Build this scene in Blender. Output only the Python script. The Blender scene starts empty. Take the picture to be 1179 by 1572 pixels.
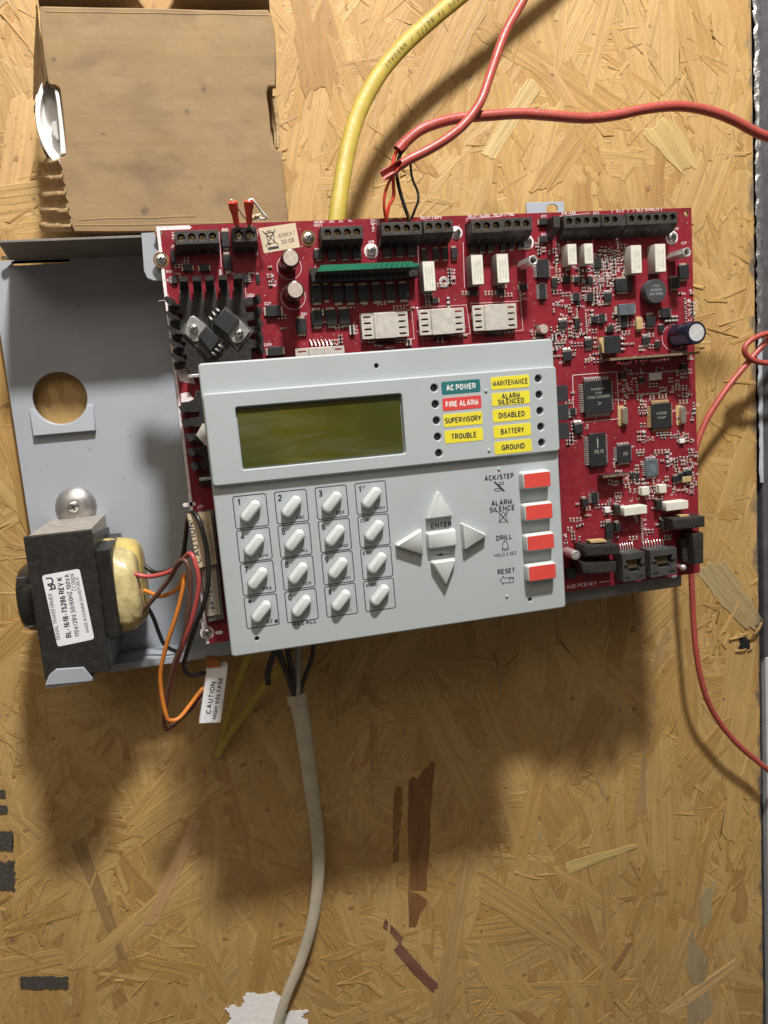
import bpy, bmesh, math, random
from mathutils import Matrix, Vector
from mathutils.geometry import tessellate_polygon
random.seed(7)
sc = bpy.context.scene
col = sc.collection

# ------------------------------------------------------------------ frame
# The wall is upright. Local millimetres: x right, y up, z out of the wall.
def W(x, y, z): return Vector((x*.001, -z*.001, y*.001))
RC = ((0.9713982, -0.0823246, 0.2227290), (0.1122430, 0.9857651, -0.1251742), (-0.2092535, 0.1465939, 0.9668108))
CX, CY, CZ, FP = 0.66, 128.45, 512.92, 1195.6

# ------------------------------------------------------------------ camera
cam = bpy.data.cameras.new('camera'); co = bpy.data.objects.new('camera', cam); col.objects.link(co)
cam.sensor_fit = 'VERTICAL'; cam.sensor_height = 36; cam.lens = 36*FP/1572
cam.clip_start = .01; cam.clip_end = 50
axes = [W(*RC[i]).normalized() for i in range(3)]
m = Matrix.Identity(4)
for i in range(3):
    for j in range(3): m[j][i] = axes[i][j]
m.translation = W(CX, CY, CZ)
co.matrix_world = m
sc.camera = co
sc.render.resolution_x, sc.render.resolution_y = 768, 1024

# ------------------------------------------------------------------ light
wd = bpy.data.worlds.new('World'); sc.world = wd; wd.use_nodes = True
bg = wd.node_tree.nodes['Background']
bg.inputs[0].default_value = (1.0, .86, .70, 1); bg.inputs[1].default_value = .12
la = bpy.data.lights.new('ceiling_lamp', 'AREA'); la.shape = 'DISK'; la.size = .17
la.energy = 61; la.color = (1, .97, .93)
lo = bpy.data.objects.new('ceiling_lamp', la); col.objects.link(lo)
lo.location = W(215, 1385, 800)
lo.rotation_euler = (W(150, 1300, 0)-lo.location).to_track_quat('-Z', 'Y').to_euler()
lb_ = bpy.data.lights.new('bounce_fill', 'AREA'); lb_.shape = 'RECTANGLE'; lb_.size = 1.6; lb_.size_y = .9; lb_.energy = 11; lb_.color = (1, .87, .70)  # added soft fill standing for ceiling bounce, not a lamp in view
lo2 = bpy.data.objects.new('bounce_fill', lb_); col.objects.link(lo2); lo2.location = W(-500, 1500, 1750)
lo2.rotation_euler = (W(80, 60, 0)-lo2.location).to_track_quat('-Z', 'Y').to_euler()
sc.view_settings.view_transform = 'Standard'; sc.view_settings.look = 'None'
sc.view_settings.exposure = 0; sc.view_settings.gamma = 1

def A(px, py, z):
    "point of the plane at height z that the photograph shows at that pixel (survey of the panel)"
    a, b = (px-589.5)/FP, -(py-786)/FP
    d = [RC[0][i]*a+RC[1][i]*b-RC[2][i] for i in range(3)]
    t = (z-CZ)/d[2]
    return CX+t*d[0], CY+t*d[1]
def S(px, py, z):
    a, b = (px-589.5)/FP, -(py-786)/FP
    return (z-CZ)/(RC[0][2]*a+RC[1][2]*b-RC[2][2])/FP
def A3(px, py, z): return A(px, py, z)+(z,)

# ------------------------------------------------------------------ materials
MATS = {}
def mat(name, colr, rough=.5, metal=0, var=.06, vscale=60, bump=0, bscale=900, spec=.5, rvar=.08, dust=0, coat=0, trans=0):
    if name in MATS: return MATS[name]
    M = bpy.data.materials.new(name); M.use_nodes = True; MATS[name] = M
    nt = M.node_tree; N = nt.nodes; Lk = nt.links; b = N['Principled BSDF']
    b.inputs['Metallic'].default_value = metal; b.inputs['Specular IOR Level'].default_value = spec
    b.inputs['Coat Weight'].default_value = coat
    b.inputs['Transmission Weight'].default_value = trans
    g = N.new('ShaderNodeNewGeometry')
    n1 = N.new('ShaderNodeTexNoise'); n1.inputs['Scale'].default_value = vscale; n1.inputs['Detail'].default_value = 6
    Lk.new(g.outputs['Position'], n1.inputs['Vector'])
    mr = N.new('ShaderNodeMapRange'); mr.inputs[1].default_value = .3; mr.inputs[2].default_value = .7
    mr.inputs[3].default_value = 1-var; mr.inputs[4].default_value = 1+var
    Lk.new(n1.outputs['Fac'], mr.inputs[0])
    mx = N.new('ShaderNodeMix'); mx.data_type = 'RGBA'; mx.blend_type = 'MULTIPLY'; mx.inputs[0].default_value = 1
    mx.inputs[6].default_value = (*colr, 1); Lk.new(mr.outputs[0], mx.inputs[7])
    out = mx.outputs[2]
    if dust:
        n3 = N.new('ShaderNodeTexNoise'); n3.inputs['Scale'].default_value = vscale*6; n3.inputs['Detail'].default_value = 8
        Lk.new(g.outputs['Position'], n3.inputs['Vector'])
        m3 = N.new('ShaderNodeMapRange'); m3.inputs[1].default_value = .5; m3.inputs[2].default_value = .75; m3.inputs[4].default_value = dust
        Lk.new(n3.outputs['Fac'], m3.inputs[0])
        mx2 = N.new('ShaderNodeMix'); mx2.data_type = 'RGBA'; mx2.inputs[7].default_value = (.42, .37, .30, 1)
        Lk.new(m3.outputs[0], mx2.inputs[0]); Lk.new(out, mx2.inputs[6]); out = mx2.outputs[2]
    Lk.new(out, b.inputs['Base Color'])
    mr2 = N.new('ShaderNodeMapRange'); mr2.inputs[1].default_value = .3; mr2.inputs[2].default_value = .7
    mr2.inputs[3].default_value = max(.03, rough-rvar); mr2.inputs[4].default_value = min(1, rough+rvar)
    n2 = N.new('ShaderNodeTexNoise'); n2.inputs['Scale'].default_value = vscale*3; n2.inputs['Detail'].default_value = 4
    Lk.new(g.outputs['Position'], n2.inputs['Vector']); Lk.new(n2.outputs['Fac'], mr2.inputs[0])
    Lk.new(mr2.outputs[0], b.inputs['Roughness'])
    if bump:
        nb = N.new('ShaderNodeTexNoise'); nb.inputs['Scale'].default_value = bscale; nb.inputs['Detail'].default_value = 5
        Lk.new(g.outputs['Position'], nb.inputs['Vector'])
        bp = N.new('ShaderNodeBump'); bp.inputs['Strength'].default_value = bump; bp.inputs['Distance'].default_value = .001
        Lk.new(nb.outputs['Fac'], bp.inputs['Height']); Lk.new(bp.outputs[0], b.inputs['Normal'])
    return M
GREY = mat('keypad_plastic', (.435, .478, .495), .48, var=.03, vscale=25, bump=.05, bscale=2500, dust=.06)
KEYW = mat('key_plastic', (.60, .635, .63), .45, var=.03, bump=.04, bscale=2500)
REDB = mat('red_button', (.72, .075, .06), .5, var=.05, vscale=300)
INK = mat('black_ink', (.028, .032, .05), .6, var=.2, vscale=400)
YEL = mat('yellow_label', (.83, .73, .045), .5, var=.04)
TEAL = mat('teal_label', (.02, .16, .17), .5)
REDL = mat('red_label', (.70, .065, .06), .5)
WINK = mat('white_ink', (.82, .80, .80), .6, var=.1)
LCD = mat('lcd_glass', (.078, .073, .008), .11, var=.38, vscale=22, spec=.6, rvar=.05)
DARK = mat('dark_recess', (.012, .012, .014), .6)
PCBR = mat('red_solder_mask', (.235, .019, .031), .34, var=.16, vscale=70, bump=.05, bscale=500, dust=.05, spec=.35)
TRACE = mat('red_trace', (.29, .022, .030), .33, var=.1, vscale=70)
PCBE = mat('board_edge', (.34, .14, .10), .6)
SILK = mat('silkscreen', (.84, .74, .75), .6, var=.2, vscale=900)
BLK = mat('black_plastic', (.022, .021, .020), .5, var=.25, vscale=150, dust=.14)
TERM = mat('terminal_plastic', (.040, .037, .034), .5, var=.2, vscale=150, dust=.12)
CHIP = mat('chip_epoxy', (.020, .020, .022), .5, var=.2, vscale=300, bump=.1, bscale=4000, dust=.03)
CHIPG = mat('chip_grey', (.10, .12, .14), .5, var=.2, vscale=300)
TIN = mat('solder_tin', (.76, .74, .72), .30, .7, var=.15, vscale=900, bump=.3, bscale=1500)
STEEL = mat('zinc_steel', (.74, .73, .71), .30, 1, var=.08, vscale=300, bump=.02)
BRASS = mat('brass_screw', (.50, .36, .20), .42, 1, var=.3, vscale=700)
CREAM = mat('relay_white', (.72, .70, .62), .55, var=.08, vscale=200, dust=.1)
CREAMD = mat('relay_ink', (.36, .36, .33), .6, var=.3, vscale=800)
ALU = mat('alu_tab', (.60, .575, .52), .42, .2, var=.14, vscale=300, bump=.1, dust=.2)
GREEN = mat('green_board', (.010, .17, .09), .45, var=.1, vscale=200)
GREEND = mat('green_board_dark', (.004, .09, .05), .5)
TANT = mat('tan_case', (.50, .36, .17), .5, var=.2, vscale=500)
CRYS = mat('crystal_can', (.60, .53, .44), .35, .8, var=.1)
SLEEVE = mat('cap_sleeve', (.018, .013, .014), .25, var=.2)
BLUE = mat('blue_sleeve', (.011, .015, .034), .28, var=.15)
BLUE2 = mat('blue_stripe', (.12, .16, .28), .35)
CAPT = mat('cap_top', (.62, .52, .45), .38, .35, var=.06)
STICK = mat('paper_sticker', (.62, .51, .35), .7, var=.1, vscale=120, dust=.15)
CHAS = mat('grey_painted_steel', (.355, .385, .43), .42, var=.05, vscale=30, bump=.03, bscale=1500, dust=.10)
CHASD = mat('steel_edge', (.42, .40, .38), .45, .6)
TRFB = mat('core_varnish', (.024, .022, .020), .40, var=.15, vscale=60, bump=.03, bscale=700, dust=.04)
TRFT = mat('lamination_steel', (.40, .37, .33), .55, .3, var=.2, vscale=200, bump=.2, bscale=900, dust=.2)
TAPE = mat('yellow_tape', (.60, .46, .15), .38, var=.2, vscale=90, bump=.5, bscale=110)
PAPER = mat('white_label', (.84, .85, .88), .45, var=.03, vscale=120, dust=.05)
CARD = mat('cardboard', (.305, .200, .098), .8, var=.1, vscale=30)
CARDE = mat('cardboard_torn', (.42, .28, .14), .9, var=.25, vscale=250, bump=.5, bscale=400)
WHITE = mat('white_plastic', (.82, .81, .79), .35, var=.04)
YCAB = mat('yellow_sheath', (.40, .30, .038), .55, var=.12, vscale=110, dust=.22)
RCAB = mat('red_sheath', (.40, .068, .052), .42, var=.10, vscale=120, dust=.18)
RWIRE = mat('red_insulation', (.66, .06, .035), .35, var=.08)
BWIRE = mat('black_insulation', (.018, .017, .017), .38, var=.2)
BRWIRE = mat('brown_insulation', (.12, .055, .038), .38, var=.15)
ORWIRE = mat('orange_insulation', (.68, .22, .035), .38, var=.1)
PKWIRE = mat('rose_insulation', (.46, .075, .07), .36, var=.1)
WCAB = mat('white_sheath', (.48, .43, .33), .42, var=.12, vscale=80, dust=.2)
ORPL = mat('amber_plug', (.34, .12, .025), .4)
COPPER = mat('copper', (.80, .55, .30), .3, 1)
GOLD = mat('gold_contact', (.46, .35, .20), .35, .8)
PAINTK = mat('black_paint', (.042, .037, .032), .75, var=.4, vscale=500, dust=.35)
PAINTW = mat('white_paint', (.88, .88, .88), .6, var=.05, vscale=200, bump=.25, bscale=260)
DEEP = mat('dark_gap', (.02, .023, .03), .8, var=.4, vscale=120)
FOIL = mat('foil_tape', (.62, .63, .66), .22, .9, var=.25, vscale=160, bump=1.0, bscale=130)
PANEL = mat('grey_wall_paint', (.47, .48, .50), .6, var=.10, vscale=90, bump=.2, bscale=500)

def wood_mat():
    M = bpy.data.materials.new('osb_strand_wood'); M.use_nodes = True
    nt = M.node_tree; N = nt.nodes; Lk = nt.links; b = N['Principled BSDF']
    def nd(t, **k):
        n = N.new(t)
        for a, v in k.items():
            if isinstance(a, str) and a.startswith('i'): n.inputs[int(a[1:])].default_value = v
            else: setattr(n, a, v)
        return n
    def mth(op, a, c, clamp=False):
        n = nd('ShaderNodeMath', operation=op); n.use_clamp = clamp
        for i, v in enumerate((a, c)):
            if hasattr(v, 'is_linked'): Lk.new(v, n.inputs[i])
            elif v is not None: n.inputs[i].default_value = v
        return n.outputs[0]
    def mix(f, a, c, bt='MIX'):
        n = nd('ShaderNodeMix', data_type='RGBA', blend_type=bt)
        for i, v in ((0, f), (6, a), (7, c)):
            if hasattr(v, 'is_linked'): Lk.new(v, n.inputs[i])
            else: n.inputs[i].default_value = v
        return n.outputs[2]
    geo = nd('ShaderNodeNewGeometry'); uv = nd('ShaderNodeUVMap'); oi = nd('ShaderNodeObjectInfo')
    rnd = mth('FRACT', mth('ADD', geo.outputs['Random Per Island'], mth('MULTIPLY', oi.outputs['Random'], 7.31)), None)
    rnd2 = mth('FRACT', mth('MULTIPLY', rnd, 37.7), None)
    ramp = nd('ShaderNodeValToRGB'); Lk.new(rnd, ramp.inputs[0])
    E = ramp.color_ramp.elements
    stops = [(0, (.52, .352, .135)), (.25, (.58, .412, .175)), (.45, (.52, .345, .125)), (.65, (.44, .272, .088)), (.82, (.54, .372, .15)),
             (.95, (.40, .24, .080)), (.985, (.32, .18, .065)), (.992, (.42, .33, .19)), (1, (.49, .325, .12))]
    stops = [(p_, tuple((.72*c_+.28*m_)*k_ for c_, m_, k_ in zip(c3, (.50, .325, .122), (.92, .86, .81)))) for p_, c3 in stops]
    E[0].position, E[0].color = stops[0][0], (*stops[0][1], 1); E[1].position, E[1].color = 1, (*stops[-1][1], 1)
    for p, c in stops[1:-1]:
        e = E.new(p); e.color = (*c, 1)
    off = nd('ShaderNodeCombineXYZ'); Lk.new(mth('MULTIPLY', rnd, 91.), off.inputs[0]); Lk.new(mth('MULTIPLY', rnd2, 53.), off.inputs[1])
    def noise(sx, sy, det, scale=1, rough=.55, dist=0):
        v = nd('ShaderNodeVectorMath', operation='MULTIPLY'); Lk.new(uv.outputs[0], v.inputs[0]); v.inputs[1].default_value = (sx, sy, 1)
        a = nd('ShaderNodeVectorMath', operation='ADD'); Lk.new(v.outputs[0], a.inputs[0]); Lk.new(off.outputs[0], a.inputs[1])
        n = nd('ShaderNodeTexNoise'); n.inputs['Scale'].default_value = scale; n.inputs['Detail'].default_value = det
        n.inputs['Roughness'].default_value = rough; n.inputs['Distortion'].default_value = dist
        Lk.new(a.outputs[0], n.inputs['Vector']); return n.outputs['Fac']
    def rng(v, a, c, d, e):
        n = nd('ShaderNodeMapRange'); Lk.new(v, n.inputs[0])
        for i, q in enumerate((a, c, d, e)): n.inputs[i+1].default_value = q
        return n.outputs[0]
    g1 = noise(14, 290, 6, rough=.62, dist=.35); g2 = noise(45, 1500, 3); g3 = noise(26, 48, 6, rough=.6, dist=.6); g4 = noise(7, 165, 3, rough=.5, dist=.5)
    grain = mth('MULTIPLY', rng(g1, .3, .7, .84, 1.12), rng(g2, .3, .7, .93, 1.05))
    c = mix(1, ramp.outputs[0], grain, 'MULTIPLY')
    c = mix(rng(g3, .5, .72, 0, .30), c, (.42, .26, .10, 1))
    c = mix(mth('MULTIPLY', rng(g4, .45, .32, 0, .5), rng(rnd2, .2, .7, 0, 1)), c, (.32, .19, .07, 1))
    # dark resin flecks
    fl = noise(420, 620, 2)
    patch = noise(22, 30, 2)
    c = mix(mth('MULTIPLY', rng(fl, .63, .70, 0, .75), rng(patch, .48, .62, 0, 1)), c, (.16, .07, .035, 1))
    # large tone drift over the sheet and darker knots of glue
    big = nd('ShaderNodeTexNoise'); big.inputs['Scale'].default_value = 9; big.inputs['Detail'].default_value = 3; Lk.new(geo.outputs['Position'], big.inputs['Vector'])
    c = mix(1, c, rng(big.outputs['Fac'], .3, .7, .90, 1.08), 'MULTIPLY')
    sp = nd('ShaderNodeTexNoise'); sp.inputs['Scale'].default_value = 190; sp.inputs['Detail'].default_value = 1; Lk.new(geo.outputs['Position'], sp.inputs['Vector'])
    sp2 = nd('ShaderNodeTexNoise'); sp2.inputs['Scale'].default_value = 26; Lk.new(geo.outputs['Position'], sp2.inputs['Vector'])
    c = mix(mth('MULTIPLY', rng(sp.outputs['Fac'], .715, .745, 0, .8), rng(sp2.outputs['Fac'], .45, .6, 0, 1)), c, (.13, .055, .035, 1))
    vo = nd('ShaderNodeTexVoronoi'); vo.inputs['Scale'].default_value = 78; vo.inputs['Randomness'].default_value = 1
    wv = nd('ShaderNodeTexNoise'); wv.inputs['Scale'].default_value = 330; wv.inputs['Detail'].default_value = 4; Lk.new(geo.outputs['Position'], wv.inputs['Vector'])
    sv = nd('ShaderNodeSeparateColor'); Lk.new(vo.outputs['Color'], sv.inputs[0]); Lk.new(geo.outputs['Position'], vo.inputs['Vector'])
    rad = mth('MULTIPLY', mth('SUBTRACT', sv.outputs[0], .62, True), .62)
    dd = mth('SUBTRACT', mth('ADD', vo.outputs['Distance'], mth('MULTIPLY', wv.outputs['Fac'], .55)), mth('ADD', rad, .20))
    c = mix(rng(dd, -.02, .03, .62, 0), c, (.17, .075, .045, 1))
    # blue-black overspray that crept along the sheet's right edge
    sx = nd('ShaderNodeSeparateXYZ'); Lk.new(geo.outputs['Position'], sx.inputs[0])
    en = nd('ShaderNodeTexNoise'); en.inputs['Scale'].default_value = 42; en.inputs['Detail'].default_value = 7; Lk.new(geo.outputs['Position'], en.inputs['Vector'])
    ed = mth('ADD', sx.outputs[0], mth('MULTIPLY', en.outputs['Fac'], .030))
    c = mix(rng(ed, EDGE_X*.001+.0125, EDGE_X*.001+.0165, 0, .7), c, (.055, .068, .085, 1))
    Lk.new(c, b.inputs['Base Color'])
    Lk.new(rng(g1, .3, .7, .44, .68), b.inputs['Roughness']); b.inputs['Specular IOR Level'].default_value = .45
    bp = nd('ShaderNodeBump'); bp.inputs['Strength'].default_value = .55; bp.inputs['Distance'].default_value = .0013
    Lk.new(mth('ADD', mth('ADD', g1, mth('MULTIPLY', g2, .35)), mth('MULTIPLY', g4, .9)), bp.inputs['Height'])
    bp2 = nd('ShaderNodeBump'); bp2.inputs['Strength'].default_value = .35; bp2.inputs['Distance'].default_value = .0015
    Lk.new(g3, bp2.inputs['Height']); Lk.new(bp.outputs[0], bp2.inputs['Normal'])
    Lk.new(bp2.outputs[0], b.inputs['Normal'])
    return M
EDGE_X = sum(A(1163, y, 0)[0] for y in (0, 500, 1000, 1500))/4
WOOD = wood_mat()

def paint_reflections(M):  # room reflections painted into the base colour: pale streaks and dark green blotches
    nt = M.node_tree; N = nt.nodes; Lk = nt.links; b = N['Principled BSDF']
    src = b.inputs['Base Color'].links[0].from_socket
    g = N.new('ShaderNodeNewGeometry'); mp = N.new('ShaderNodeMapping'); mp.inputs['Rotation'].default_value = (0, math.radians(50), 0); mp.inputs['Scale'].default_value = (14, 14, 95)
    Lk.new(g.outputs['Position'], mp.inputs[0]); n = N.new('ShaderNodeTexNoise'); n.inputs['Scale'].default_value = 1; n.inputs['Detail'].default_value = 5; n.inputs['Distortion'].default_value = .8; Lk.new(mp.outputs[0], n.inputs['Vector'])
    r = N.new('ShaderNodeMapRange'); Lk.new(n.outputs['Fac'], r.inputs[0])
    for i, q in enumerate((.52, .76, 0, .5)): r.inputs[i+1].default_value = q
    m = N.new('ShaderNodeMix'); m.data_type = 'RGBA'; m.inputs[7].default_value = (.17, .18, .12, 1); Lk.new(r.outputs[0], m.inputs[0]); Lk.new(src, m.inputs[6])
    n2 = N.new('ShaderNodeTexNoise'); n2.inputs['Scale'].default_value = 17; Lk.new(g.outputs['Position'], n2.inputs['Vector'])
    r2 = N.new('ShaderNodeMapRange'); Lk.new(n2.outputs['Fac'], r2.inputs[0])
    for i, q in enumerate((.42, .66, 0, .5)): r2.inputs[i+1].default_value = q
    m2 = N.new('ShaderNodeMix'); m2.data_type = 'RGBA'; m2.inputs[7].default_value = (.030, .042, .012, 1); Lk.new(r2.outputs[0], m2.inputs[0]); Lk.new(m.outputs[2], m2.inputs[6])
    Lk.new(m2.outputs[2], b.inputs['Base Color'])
paint_reflections(LCD)
# cardboard gets flute lines and grime
def card_mat():
    M = CARD; nt = M.node_tree; N = nt.nodes; Lk = nt.links; b = N['Principled BSDF']
    src = b.inputs['Base Color'].links[0].from_socket
    g = N.new('ShaderNodeNewGeometry')
    def streak(scale, vec, a, c, d, e):
        mp = N.new('ShaderNodeVectorMath'); mp.operation = 'MULTIPLY'; mp.inputs[1].default_value = vec; Lk.new(g.outputs['Position'], mp.inputs[0])
        n = N.new('ShaderNodeTexNoise'); n.inputs['Scale'].default_value = scale; n.inputs['Detail'].default_value = 5; Lk.new(mp.outputs[0], n.inputs['Vector'])
        r = N.new('ShaderNodeMapRange'); Lk.new(n.outputs['Fac'], r.inputs[0])
        for i, q in enumerate((a, c, d, e)): r.inputs[i+1].default_value = q
        return r.outputs[0], n.outputs['Fac']
    s1, h1 = streak(1, (10, 10, 330), .3, .7, .97, 1.025)
    s2, h2 = streak(1, (38, 38, 60), .52, .74, 0, .55)
    m1 = N.new('ShaderNodeMix'); m1.data_type = 'RGBA'; m1.blend_type = 'MULTIPLY'; m1.inputs[0].default_value = 1
    Lk.new(src, m1.inputs[6]); Lk.new(s1, m1.inputs[7])
    m2 = N.new('ShaderNodeMix'); m2.data_type = 'RGBA'; m2.inputs[7].default_value = (.15, .10, .06, 1)
    Lk.new(s2, m2.inputs[0]); Lk.new(m1.outputs[2], m2.inputs[6]); Lk.new(m2.outputs[2], b.inputs['Base Color'])
    bp = N.new('ShaderNodeBump'); bp.inputs['Strength'].default_value = .09; bp.inputs['Distance'].default_value = .0012
    Lk.new(h1, bp.inputs['Height'])
    nb = N.new('ShaderNodeTexNoise'); nb.inputs['Scale'].default_value = 35; nb.inputs['Detail'].default_value = 5; Lk.new(g.outputs['Position'], nb.inputs['Vector'])
    b2 = N.new('ShaderNodeBump'); b2.inputs['Strength'].default_value = .5; b2.inputs['Distance'].default_value = .002
    Lk.new(nb.outputs['Fac'], b2.inputs['Height']); Lk.new(bp.outputs[0], b2.inputs['Normal'])
    Lk.new(b2.outputs[0], b.inputs['Normal'])
card_mat()

# ------------------------------------------------------------------ mesh builder
def rrect(cx, cy, w, h, r=0, n=4, rot=0):
    pts = []
    r = min(r, w/2, h/2)
    if r <= 0: pts = [(-w/2, -h/2), (w/2, -h/2), (w/2, h/2), (-w/2, h/2)]
    else:
        for sx, sy, a0 in ((1, -1, -90), (1, 1, 0), (-1, 1, 90), (-1, -1, 180)):
            for k in range(n+1):
                a = math.radians(a0+90*k/n)
                pts.append((sx*(w/2-r)+r*math.cos(a), sy*(h/2-r)+r*math.sin(a)))
    c, s = math.cos(rot), math.sin(rot)
    return [(cx+x*c-y*s, cy+x*s+y*c) for x, y in pts]
def circ(cx, cy, r, n=20): return [(cx+r*math.cos(2*math.pi*k/n), cy+r*math.sin(2*math.pi*k/n)) for k in range(n)]
def area(l): return sum(l[i][0]*l[(i+1) % len(l)][1]-l[(i+1) % len(l)][0]*l[i][1] for i in range(len(l)))/2
def inset(l, d):
    "move a CCW loop inwards by d"
    n = len(l); out = []
    for i in range(n):
        p, q, r = Vector(l[i-1]), Vector(l[i]), Vector(l[(i+1) % n])
        a, b = (q-p), (r-q)
        if a.length < 1e-9 or b.length < 1e-9: out.append((q.x, q.y)); continue
        a.normalize(); b.normalize()
        na, nb = Vector((-a.y, a.x)), Vector((-b.y, b.x))
        k = na+nb
        k = k/max(.35, k.length_squared)*2 if k.length > 1e-6 else na
        out.append((q.x+k.x*d, q.y+k.y*d))
    return out
class MB:
    def __init__(s): s.v = []; s.f = []; s.m = []; s.uv = None; s.flat = set()
    def add(s, vs, fs, mi=0):
        o = len(s.v); s.v += [tuple(v) for v in vs]
        for f in fs: s.f.append([o+i for i in f]); s.m.append(mi)
        return o
    def plate(s, outer, z0, z1, holes=(), bev=0, hbev=None, seg=2, mi=0, mside=None, mtop=None, bottom=True):
        hbev = bev if hbev is None else hbev
        mside = mi if mside is None else mside; mtop = mi if mtop is None else mtop
        loops = [outer if area(outer) > 0 else outer[::-1]]+[h if area(h) < 0 else h[::-1] for h in holes]
        tops = []
        for k, l in enumerate(loops):
            b = bev if k == 0 else hbev
            rings = [[(x, y, z0) for x, y in l]]
            if b > 0:
                for q in range(seg+1):
                    a = math.pi/2*q/seg
                    rings.append([(x, y, z1-b+b*math.sin(a)) for x, y in (inset(l, b*(1-math.cos(a))) if q else l)])
            else: rings.append([(x, y, z1) for x, y in l])
            n = len(l)
            base = s.add([p for r in rings for p in r], [])
            for r in range(len(rings)-1):
                for i in range(n):
                    j = (i+1) % n
                    s.f.append([base+r*n+i, base+r*n+j, base+(r+1)*n+j, base+(r+1)*n+i]); s.m.append(mside)
            tops.append((base, base+(len(rings)-1)*n, n))
        if len(loops) == 1:
            b0, t0, n = tops[0]
            s.flat.add(len(s.f)); s.f.append([t0+i for i in range(n)]); s.m.append(mtop)
            if bottom: s.f.append([b0+i for i in range(n)][::-1]); s.m.append(mi)
        else:
            for which, up in ((1, True), (0, False)):
                if not up and not bottom: continue
                idx = [t[which]+i for t in tops for i in range(t[2])]
                polys = [[Vector((s.v[t[which]+i][0], s.v[t[which]+i][1], 0)) for i in range(t[2])] for t in tops]
                for tri in tessellate_polygon(polys):
                    a, b, c = (idx[i] for i in tri)
                    A_, B_, C_ = s.v[a], s.v[b], s.v[c]
                    cr = (B_[0]-A_[0])*(C_[1]-A_[1])-(B_[1]-A_[1])*(C_[0]-A_[0])
                    if abs(cr) < 1e-9: continue
                    if (cr > 0) != up: a, b = b, a
                    s.flat.add(len(s.f)); s.f.append([a, b, c]); s.m.append(mtop if up else mi)
        return s
    def box(s, cx, cy, w, h, z0, z1, bev=0, r=0, mi=0, rot=0, mside=None, mtop=None, seg=1):
        return s.plate(rrect(cx, cy, w, h, r, 4, rot), z0, z1, bev=bev, seg=seg, mi=mi, mside=mside, mtop=mtop)
    def cyl(s, cx, cy, r, z0, z1, n=20, bev=0, mi=0, mside=None, mtop=None):
        return s.plate(circ(cx, cy, r, n), z0, z1, bev=bev, mi=mi, mside=mside, mtop=mtop)
    def lathe(s, cx, cy, prof, n=24, mi=0):
        "prof: (radius, z) from the outside bottom to the centre top"
        base = len(s.v)
        for r, z in prof: s.v += [(cx+r*math.cos(2*math.pi*k/n), cy+r*math.sin(2*math.pi*k/n), z) for k in range(n)]
        for a in range(len(prof)-1):
            for k in range(n):
                j = (k+1) % n
                s.f.append([base+a*n+k, base+a*n+j, base+(a+1)*n+j, base+(a+1)*n+k]); s.m.append(mi)
        s.f.append([base+(len(prof)-1)*n+k for k in range(n)]); s.m.append(mi)
        return s
    def hexa(s, c8, mi=0):
        "c8: bottom 4 CCW then top 4 CCW"
        s.add(c8, [(3, 2, 1, 0), (4, 5, 6, 7), (0, 1, 5, 4), (1, 2, 6, 5), (2, 3, 7, 6), (3, 0, 4, 7)], mi); return s
    def profx(s, prof, x0, x1, mi=0):
        "profile of (y, z) swept along x"
        n = len(prof)
        a = sum(prof[i][0]*prof[(i+1) % n][1]-prof[(i+1) % n][0]*prof[i][1] for i in range(n))
        if a < 0: prof = prof[::-1]
        s.add([(x0, y, z) for y, z in prof]+[(x1, y, z) for y, z in prof],
              [tuple(range(n))[::-1], tuple(range(n, 2*n))]+[(i, (i+1) % n, n+(i+1) % n, n+i) for i in range(n)], mi); return s
    def tube(s, pts, rw, rh=None, n=10, sub=6, mi=0, cap=True, wall=0, rads=None, twist=0, smooth=True):
        rh0 = rh
        P = [Vector(p) for p in pts]
        C = []; T = []
        if smooth and len(P) > 2:
            Q = [P[0]*2-P[1]]+P+[P[-1]*2-P[-2]]
            for i in range(1, len(Q)-2):
                for k in range(sub):
                    t = k/sub; a, b, c, d = Q[i-1], Q[i], Q[i+1], Q[i+2]
                    C.append(.5*((2*b)+(c-a)*t+(2*a-5*b+4*c-d)*t*t+(3*b-a-3*c+d)*t**3)); T.append((i-1+t)/(len(P)-1))
            C.append(P[-1]); T.append(1)
        else: C = P; T = [i/(len(P)-1) for i in range(len(P))]
        base = len(s.v); up = None; tp = None
        for i, c in enumerate(C):
            t = (C[min(i+1, len(C)-1)]-C[max(i-1, 0)]).normalized()
            if rh0 is not None:
                z = Vector((0, 0, 1)); sd = t.cross(z)
                sd = sd.normalized() if sd.length > 1e-3 else Vector((1, 0, 0)); u = sd.cross(t).normalized()
            else:
                if up is None:
                    z = Vector((0, 0, 1)) if abs(t.z) < .9 else Vector((1, 0, 0)); u = (z-t*z.dot(t)).normalized()
                else:
                    u = up-t*up.dot(t); u = u.normalized()
                sd = t.cross(u)
            up = u
            k = 1 if rads is None else rads[0]+(rads[1]-rads[0])*T[i]
            a0 = twist*T[i]
            for q in range(n):
                a = 2*math.pi*q/n+a0
                s.v.append(tuple(c+sd*(rw*k*math.cos(a))+u*((rh0 or rw)*k*math.sin(a))))
        m_ = len(C)
        for i in range(m_-1):
            for q in range(n):
                j = (q+1) % n
                s.f.append([base+i*n+q, base+(i+1)*n+q, base+(i+1)*n+j, base+i*n+j]); s.m.append(mi)
        if cap:
            s.f.append([base+q for q in range(n)]); s.m.append(mi)
            s.f.append([base+(m_-1)*n+q for q in range(n)][::-1]); s.m.append(mi)
        return s
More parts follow.
